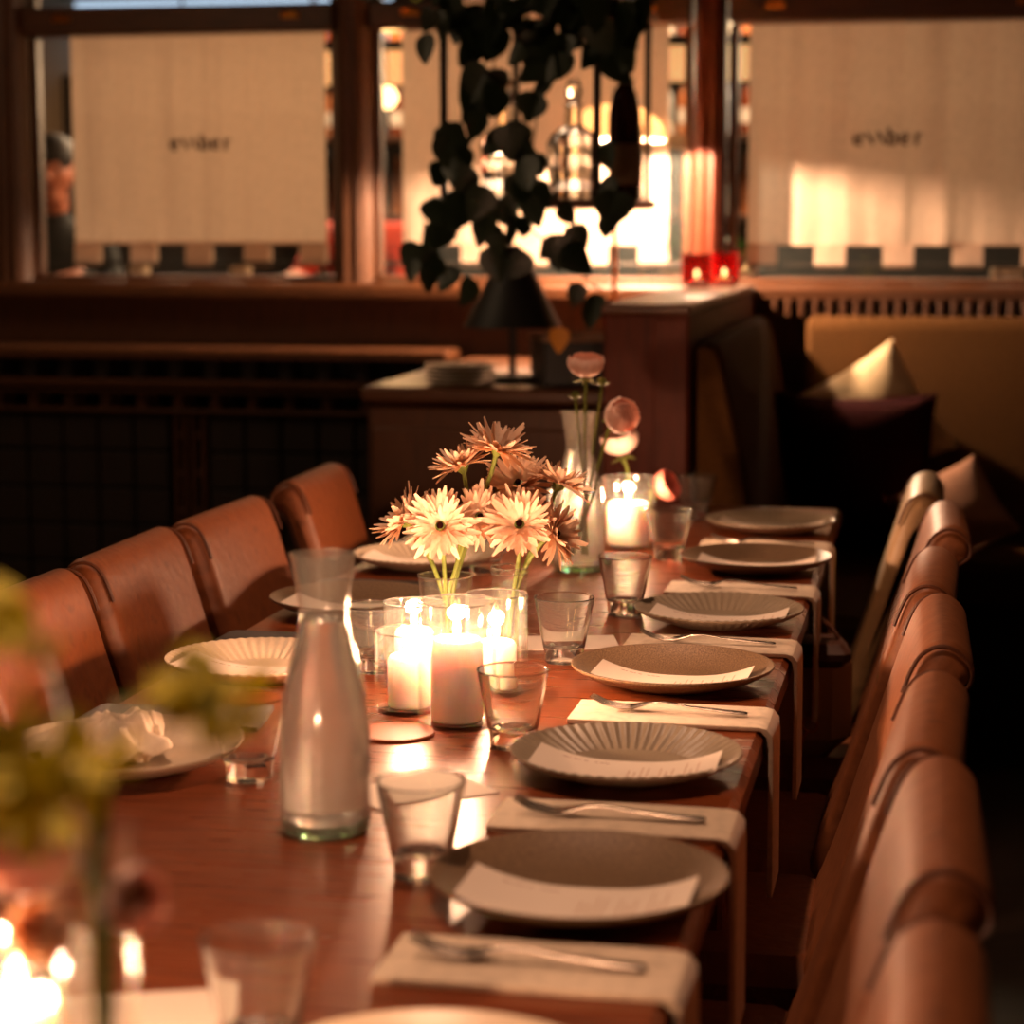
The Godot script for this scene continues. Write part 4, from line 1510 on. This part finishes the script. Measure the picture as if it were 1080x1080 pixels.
func carafe(at: Vector3, label: String) -> void:
	var t := thing("glass_carafe", label, "carafe", at, 0, "glass carafes with water")
	var m := MB.new()
	lathe(m, [[0, 0.0], [0.040, 0.0], [0.044, 0.004], [0.0455, 0.014], [0.046, 0.05], [0.0455, 0.10], [0.042, 0.135], [0.033, 0.175], [0.026, 0.200], [0.0235, 0.212], [0.0245, 0.225], [0.031, 0.268], [0.0320, 0.276], [0.0305, 0.276], [0.0290, 0.266], [0.0225, 0.225], [0.0215, 0.212], [0.024, 0.198], [0.031, 0.173], [0.040, 0.133], [0.0433, 0.10], [0.0438, 0.05], [0.043, 0.017], [0.04, 0.0125], [0, 0.0125]], 48)
	part("glass_wall", finish(m, 40), K.misty, t)
	m = MB.new()
	lathe(m, [[0, 0.0128], [0.039, 0.0128], [0.0425, 0.018], [0.0432, 0.05], [0.0427, 0.10], [0.0394, 0.133], [0.0305, 0.173], [0.0236, 0.198], [0.0212, 0.211], [0, 0.211]], 48)
	part("water", finish(m, 40), K.water, t)
	m = MB.new()
	lathe(m, [[0, 0.0005], [0.0395, 0.0005], [0.0435, 0.0045], [0.0445, 0.0115], [0, 0.0120]], 40)
	part("glass_base", finish(m, 40), K.green_glass, t)

func gerbera_mesh(sd: int) -> ArrayMesh:
	var m := MB.new()
	rng.seed = sd
	for ring in 3:
		var n: int = [38, 30, 18][ring]
		for k in n:
			var a := TAU * (k + rng.randf() * 0.6) / n + ring * 0.1
			var ln: float = [0.043, 0.038, 0.026][ring] * rng.randf_range(0.82, 1.12)
			var w: float = [0.0040, 0.0036, 0.0028][ring] * rng.randf_range(0.8, 1.2)
			var lift: float = [0.26, 0.55, 0.90][ring] + rng.randf_range(-0.28, 0.25)
			var droop := rng.randf_range(-0.010, 0.012)
			var dir := Vector3(cos(a), 0, sin(a))
			var side := Vector3(-sin(a), 0, cos(a))
			var tw := rng.randf_range(-0.5, 0.5)
			var wd := [0.55, 0.9, 1.0, 0.95, 0.35]
			for layer in 2:
				var b := m.v.size()
				for j in 5:
					var u := j / 4.0
					var p := dir * (0.006 + ln * u * cos(lift)) + Vector3.UP * (0.002 + ln * u * sin(lift) - droop * u * u - 0.0003 * layer)
					var sv: Vector3 = (side * cos(tw * u) + Vector3.UP * sin(tw * u)) * w * wd[j]
					m.v.append_array([p - sv, p + Vector3.UP * -0.0008, p + sv])
				for j in 4:
					for q in 2:
						var s := b + j * 3 + q
						if layer == 0:
							m.i.append_array([s, s + 1, s + 4, s, s + 4, s + 3])
						else:
							m.i.append_array([s, s + 4, s + 1, s, s + 3, s + 4])
	return finish(m, 60)

func facing(n: Vector3) -> Basis:
	n = n.normalized()
	var x := Vector3(0.3, 0.1, 1).cross(n).normalized()
	return Basis(x, n, x.cross(n).normalized() * -1.0).orthonormalized() if x.cross(n).dot(Vector3.UP) > 9 else Basis(x, n, x.cross(n)).orthonormalized()

func gerbera(at: Vector3, n: Vector3, root: Vector3, sd: int, scale: float, label: String) -> void:
	var t := thing("gerbera", label, "flower", at, 0, "peach gerberas in the glasses")
	var b := facing(n)
	part("petals", K.gerb[sd % 4], K.petal, t, Transform3D(b.scaled(Vector3.ONE * scale), Vector3.ZERO))
	var m := MB.new()
	lathe(m, [[0, 0.0], [0.003, 0.002], [0.0044, 0.005], [0.003, 0.008], [0, 0.0085]], 16)
	part("flower_eye", finish(m), K.eye, t, Transform3D(b.scaled(Vector3.ONE * scale), Vector3.ZERO))
	m = MB.new()
	lathe(m, [[0, -0.010], [0.004, -0.009], [0.009, -0.002], [0.010, 0.002], [0, 0.003]], 14)
	part("calyx", finish(m), K.stem, t, Transform3D(b, Vector3.ZERO))
	var p := []
	var nn := n.normalized()
	var down := root - at
	for k in 9:
		var u := k / 8.0
		var q0 := -nn * 0.008
		var q1 := -nn * 0.045 + Vector3(0, -0.02, 0)
		p.append(q0.bezier_interpolate(q1, down * Vector3(0.85, 0.55, 0.85), down, u))
	m = MB.new()
	tube(m, p, 0.0032, 8)
	part("stem", finish(m), K.stem, t)

func ranunculus(at: Vector3, n: Vector3, root: Vector3, r: float, mat: Material, label: String, sd: int) -> void:
	var t := thing("ranunculus", label, "flower", at, 0, "ranunculus blooms")
	var m := MB.new()
	rng.seed = sd
	for layer in 5:
		var rr := r * (1.0 - layer * 0.17)
		var np := 6 - layer / 2
		for k in np:
			var a0 := TAU * (k + layer * 0.5) / np + rng.randf() * 0.3
			var span := TAU / np * 0.75
			var b := m.v.size()
			for j in 6:
				var v := j / 5.0
				var el := -1.2 + v * (1.9 + 0.13 * layer)
				for q in 6:
					var u := q / 5.0 - 0.5
					var a := a0 + u * span * 2.0 * sin(PI * (0.2 + 0.6 * v))
					var k2 := rr * (1.0 + (0.42 - 0.10 * layer) * v * v - 0.14 * absf(u) + 0.05 * v * sin(u * 14 + k))
					m.v.append(Vector3(cos(a) * cos(el) * k2, sin(el) * k2 * 0.72, sin(a) * cos(el) * k2))
			for j in 5:
				for q in 5:
					var s := b + j * 6 + q
					m.i.append_array([s, s + 1, s + 7, s, s + 7, s + 6])
	var b2 := facing(n)
	part("petals", finish(m, 60), mat, t, Transform3D(b2, Vector3.ZERO))
	m = MB.new()
	for k in 5:
		var a := TAU * k / 5
		tube(m, [Vector3(0, -r * 0.9, 0), Vector3(cos(a) * r * 0.45, -r * 0.95, sin(a) * r * 0.45), Vector3(cos(a) * r * 0.8, -r * 1.05, sin(a) * r * 0.8)], [0.003, 0.004, 0.001], 6, 0.4)
	part("calyx", finish(m), K.stem, t, Transform3D(b2, Vector3.ZERO))
	var down := root - at
	var p := []
	for k in 9:
		p.append((-n.normalized() * r * 0.85).bezier_interpolate(-n.normalized() * r * 2.0, down * 0.5, down, k / 8.0))
	m = MB.new()
	tube(m, p, 0.0028, 8)
	part("stem", finish(m), K.stem, t)

func bud(at: Vector3, root: Vector3, label: String) -> void:
	var t := thing("flower_bud", label, "flower bud", at, 0, "green flower buds")
	var m := MB.new()
	lathe(m, [[0, -0.008], [0.005, -0.006], [0.008, 0.0], [0.006, 0.006], [0, 0.008]], 14)
	part("bud", finish(m), K.stem, t)
	m = MB.new()
	for k in 3:
		var a := TAU * k / 3 + 0.4
		tube(m, [Vector3(0, -0.006, 0), Vector3(cos(a) * 0.010, -0.003, sin(a) * 0.010), Vector3(cos(a) * 0.016, 0.001, sin(a) * 0.016)], [0.002, 0.0025, 0.0006], 6, 0.4)
	part("sepals", finish(m), K.stem, t)
	m = MB.new()
	tube(m, [Vector3(0, -0.006, 0), (root - at) * 0.5 + Vector3(0.004, 0, 0), root - at], 0.0025, 8)
	part("stem", finish(m), K.stem, t)

func paper(at: Vector3, sx: float, sz: float, turn: float, label: String) -> void:
	var m := MB.new()
	rbox(m, Vector3(0, 0.0008, 0), Vector3(sx, 0.0014, sz), 0.0003)
	one("paper_sheet", finish(m), K.paper, label, "paper", at, turn, "loose papers on the table")

func centre_pieces() -> void:
	var m := MB.new()
	lathe(m, [[0, 0.002], [0.018, 0.0006], [0.0245, 0.0], [0.0262, 0.002], [0.0268, 0.014], [0.0300, 0.026], [0.0412, 0.0885], [0.0418, 0.0898], [0.0412, 0.0906], [0.0400, 0.0898], [0.0392, 0.0885], [0.0276, 0.028], [0.0240, 0.0225], [0.014, 0.0205], [0, 0.0200]], 56)
	K.tum_wall = finish(m, 40)
	K.gerb = [gerbera_mesh(101), gerbera_mesh(102), gerbera_mesh(103), gerbera_mesh(104)]
	tumbler(Vector3(-0.452, TT, -1.845), "glass tumbler right of the near carafe, in front of a white paper")
	tumbler(Vector3(-0.466, TT, -2.345), "glass tumbler right of the tall candle beside the fluted plate")
	tumbler(Vector3(-0.491, TT, -2.83), "sharp glass tumbler in the middle of the table behind the brown plate")
	tumbler(Vector3(-0.462, TT, -3.21), "glass tumbler in front of the flower carafe")
	tumbler(Vector3(-0.464, TT, -3.77), "glass tumbler beside the far candle")
	tumbler(Vector3(-0.475, TT, -4.30), "unlit dim glass tumbler at the far end of the table")
	tumbler(Vector3(-0.718, TT, -2.15), "glass tumbler left of the near carafe beside the rose-folded cloth")
	tumbler(Vector3(-0.463, TT, -1.40), "blurred glass tumbler at the lower edge of the picture")
	tumbler(Vector3(-0.755, TT, -3.55), "glass tumbler behind the peach flowers beside the far left plate")
	tumbler(Vector3(-0.728, TT, -2.72), "glass tumbler right of the near carafe's neck behind the candles")
	carafe(Vector3(-0.581, TT, -1.975), "glass water carafe with greenish base in the foreground, without flowers")
	carafe(Vector3(-0.601, TT, -3.61), "glass water carafe holding pale ranunculus behind the peach flowers")
	candle(Vector3(-0.553, TT, -2.440), 0.0315, 0.105, 0.047, 0.150, "tall white pillar candle in the middle of the table")
	candle(Vector3(-0.627, TT, -2.50), 0.0265, 0.070, 0.042, 0.100, "short white pillar candle left of the tall one")
	candle(Vector3(-0.538, TT, -2.600), 0.0255, 0.072, 0.040, 0.132, "short white pillar candle right behind the tall one")
	candle(Vector3(-0.655, TT, -2.640), 0.0255, 0.076, 0.040, 0.110, "short white pillar candle farthest back on the left of the group")
	candle(Vector3(-0.556, TT, -3.90), 0.039, 0.084, 0.052, 0.130, "wide white pillar candle right of the flower carafe")
	candle(Vector3(-0.640, TT, -3.77), 0.031, 0.090, 0.045, 0.118, "white pillar candle half hidden behind the flower carafe", 0.18)
	m = MB.new()
	lathe(m, [[0, 0], [0.045, 0], [0.046, 0.002], [0.045, 0.004], [0, 0.004]], 36)
	one("round_coaster", finish(m), plainm(Color(0.62, 0.28, 0.12), 0.6), "round orange brown coaster in front of the short candle", "coaster", Vector3(-0.612, TT, -2.375))
	paper(Vector3(-0.525, TT, -2.13), 0.14, 0.10, 0.75, "white paper on the table behind the near tumbler")
	paper(Vector3(-0.512, TT, -2.96), 0.15, 0.10, 0.25, "white paper lying behind the sharp glass tumbler")
	paper(Vector3(-0.585, TT, -1.45), 0.16, 0.11, 0.35, "blurred white paper at the lower left of the table")
	# vases
	var v1 := thing("vase_glass", "wide tapered glass holding peach gerberas behind the tall candle", "vase", Vector3(-0.650, TT, -2.80), 0, "glasses holding gerberas")
	m = MB.new()
	lathe(m, [[0, 0], [0.026, 0], [0.028, 0.003], [0.0375, 0.118], [0.0382, 0.120], [0.0368, 0.120], [0.0358, 0.118], [0.027, 0.010], [0, 0.008]], 40)
	part("glass_wall", finish(m, 40), K.glass, v1)
	m = MB.new()
	lathe(m, [[0, 0.0085], [0.0262, 0.0105], [0.0305, 0.06], [0, 0.06]], 40)
	part("water", finish(m, 40), glassm(Color(0.9, 0.95, 0.9), 0.02), v1)
	ring_rim(v1, 0.0375, 0.120)
	var v2 := thing("vase_glass", "narrow straight glass holding peach gerberas left of the sharp tumbler", "vase", Vector3(-0.571, TT, -2.85), 0, "glasses holding gerberas")
	m = MB.new()
	lathe(m, [[0, 0], [0.022, 0], [0.0245, 0.003], [0.0245, 0.112], [0.0265, 0.114], [0.0255, 0.117], [0.0268, 0.120], [0.0255, 0.123], [0.0262, 0.126], [0.0245, 0.126], [0.0225, 0.112], [0.0220, 0.012], [0, 0.010]], 36)
	part("glass_wall", finish(m, 40), K.glass, v2)
	m = MB.new()
	lathe(m, [[0, 0.0105], [0.0215, 0.0125], [0.0219, 0.075], [0, 0.075]], 36)
	part("water", finish(m, 40), glassm(Color(0.9, 0.95, 0.9), 0.02), v2)
	ring_rim(v2, 0.0255, 0.126)
	ring_rim(v2, 0.0245, 0.118)
	var r1 := Vector3(-0.650, TT + 0.012, -2.80)
	var r2 := Vector3(-0.571, TT + 0.014, -2.85)
	gerbera(Vector3(-0.657, 0.937, -2.80), Vector3(0.12, 0.38, 0.92), r1 + Vector3(0.004, 0, 0.006), 0, 1.10, "open peach gerbera with a dark eye facing the camera, left bunch")
	gerbera(Vector3(-0.712, 0.938, -2.83), Vector3(-0.75, 0.62, 0.25), r1 + Vector3(0.012, 0, -0.004), 1, 1.05, "peach gerbera leaning out leftmost of the bunch")
	gerbera(Vector3(-0.640, 1.012, -2.86), Vector3(-0.35, 0.93, 0.05), r1 + Vector3(0.0, 0, -0.010), 2, 0.95, "peach gerbera seen from the side under the topmost one")
	gerbera(Vector3(-0.592, 1.036, -2.87), Vector3(0.30, 0.93, 0.20), r1 + Vector3(-0.012, 0, 0.0), 3, 1.10, "topmost peach gerbera of the bunches")
	gerbera(Vector3(-0.612, 0.945, -2.84), Vector3(0.55, 0.45, 0.70), r1 + Vector3(-0.006, 0, -0.008), 1, 1.0, "peach gerbera turned right between the two bunches")
	gerbera(Vector3(-0.553, 0.938, -2.83), Vector3(0.05, 0.52, 0.85), r2 + Vector3(0.0, 0, 0.006), 2, 1.10, "open peach gerbera with a dark eye facing the camera, right bunch")
	gerbera(Vector3(-0.512, 0.985, -2.90), Vector3(0.35, 0.85, -0.20), r2 + Vector3(-0.008, 0, -0.004), 0, 1.0, "peach gerbera at the upper right in front of the carafe's glow")
	gerbera(Vector3(-0.510, 0.922, -2.86), Vector3(0.90, 0.25, 0.25), r2 + Vector3(-0.010, 0, 0.002), 3, 1.0, "peach gerbera facing right, rightmost of the bunch")
	gerbera(Vector3(-0.568, 0.985, -2.90), Vector3(-0.05, 0.75, 0.60), r2 + Vector3(0.008, 0, -0.008), 1, 1.05, "peach gerbera behind the right open one")
	# ranunculus in the far carafe
	var rc := Vector3(-0.601, TT + 0.03, -3.61)
	ranunculus(Vector3(-0.588, 1.105, -3.60), Vector3(0.05, 0.95, 0.2), rc + Vector3(0.006, 0, 0), 0.027, K.blush, "topmost pale ranunculus in the far carafe", 31)
	ranunculus(Vector3(-0.528, 1.020, -3.60), Vector3(0.55, 0.25, 0.75), rc + Vector3(-0.01, 0, 0.01), 0.027, K.blush, "pale ranunculus leaning right out of the far carafe", 32)
	bud(Vector3(-0.606, 1.055, -3.60), rc + Vector3(0.012, 0, 0.004), "left green bud above the far carafe")
	bud(Vector3(-0.562, 1.078, -3.61), rc + Vector3(-0.008, 0, -0.006), "right green bud above the far carafe")
	var v3 := thing("vase_glass", "small glass vase holding pale flowers behind the far candle", "vase", Vector3(-0.548, TT, -4.05), 0, "glasses holding ranunculus")
	m = MB.new()
	lathe(m, [[0, 0], [0.022, 0], [0.024, 0.004], [0.024, 0.088], [0.0225, 0.088], [0.022, 0.010], [0, 0.008]], 28)
	part("glass_wall", finish(m, 40), K.glass, v3)
	ranunculus(Vector3(-0.602, 0.922, -4.11), Vector3(-0.2, 0.95, 0.2), Vector3(-0.552, TT + 0.012, -4.05), 0.032, K.blush, "pale ranunculus just above the far candle's glass", 33)
	ranunculus(Vector3(-0.503, 0.850, -4.02), Vector3(0.8, 0.45, 0.3), Vector3(-0.542, TT + 0.012, -4.05), 0.026, K.pink, "pink ranunculus right of the far candle's glass", 34)

# ------------------------------------------------------------------ blurred foreground at the lower left
func foreground() -> void:
	var v := thing("vase_glass", "tall narrow glass vase in the blurred lower left foreground", "vase", Vector3(-0.440, TT, -1.053), 0, "foreground vase")
	var m := MB.new()
	lathe(m, [[0, 0], [0.020, 0], [0.022, 0.004], [0.0205, 0.262], [0.0222, 0.270], [0.0208, 0.270], [0.019, 0.262], [0.020, 0.012], [0, 0.010]], 32)
	part("glass_wall", finish(m, 40), K.glass, v)
	m = MB.new()
	lathe(m, [[0, 0.0105], [0.0192, 0.0125], [0.0185, 0.17], [0, 0.17]], 32)
	part("water", finish(m, 40), glassm(Color(0.9, 0.95, 0.9), 0.02), v)
	var root := Vector3(-0.440, TT + 0.015, -1.053)
	var lm := leaf_mesh(0.013, 0.020, 0.0)
	var sprays := [
		[Vector3(-0.395, 1.092, -0.868), 0.029, "yellow green blossom spray hanging low over the left plate", 100, 71],
		[Vector3(-0.316, 1.128, -0.886), 0.015, "yellow green blossom spray in front of the fluted left plate", 30, 72],
		[Vector3(-0.402, 1.159, -0.874), 0.014, "yellow green blossom spray at the picture's left edge", 26, 73],
	]
	for s in sprays:
		var at: Vector3 = s[0]
		var t := thing("blossom_spray", s[2], "flower", at, 0, "yellow green sprays in the foreground vase")
		rng.seed = s[4]
		var ms := MB.new()
		var down := root - at
		tube(ms, [Vector3.ZERO, Vector3(down.x * 0.6, -0.02, down.z * 0.5), Vector3(down.x * 0.97, down.y * 0.35, down.z), down], 0.0026, 7)
		for k in s[3]:
			var d: Vector3 = Vector3(rng.randfn(0, 0.6), rng.randfn(0, 0.5), rng.randfn(0, 0.6)) * s[1]
			if k % 3 == 0:
				tube(ms, [Vector3.ZERO, d * 0.5 + Vector3(0, 0.004, 0), d], 0.0012, 5)
			var bs := Basis.from_euler(Vector3(rng.randf_range(-1.5, 1.5), rng.randf() * TAU, rng.randf_range(-1.0, 1.0)))
			part("petal", lm, K.yellow, t, Transform3D(bs, d))
		part("stem", finish(ms), K.stem, t)
	ranunculus(Vector3(-0.416, 0.983, -1.046), Vector3(0.8, 0.2, 0.5), root, 0.016, K.blush, "small pink flower hanging beside the foreground vase", 35)
	ranunculus(Vector3(-0.482, 1.006, -1.062), Vector3(0.2, 0.5, 0.8), root + Vector3(-0.005, 0, 0.004), 0.028, K.blush, "cream ranunculus at the left edge above the foreground candle", 36)
	ranunculus(Vector3(-0.466, 0.964, -1.039), Vector3(0.1, 0.3, 0.9), root + Vector3(-0.008, 0, 0), 0.016, K.petal, "peach flower low beside the foreground vase", 37)
	candle(Vector3(-0.550, TT, -1.188), 0.0315, 0.115, 0.047, 0.150, "white pillar candle in the lower left foreground", 0.12)
	candle(Vector3(-0.662, TT, -1.12), 0.0315, 0.105, 0.047, 0.150, "white pillar candle out of view beyond the lower left corner, lighting the foreground", 0.12)  # outside the frame, placed to light the foreground flowers
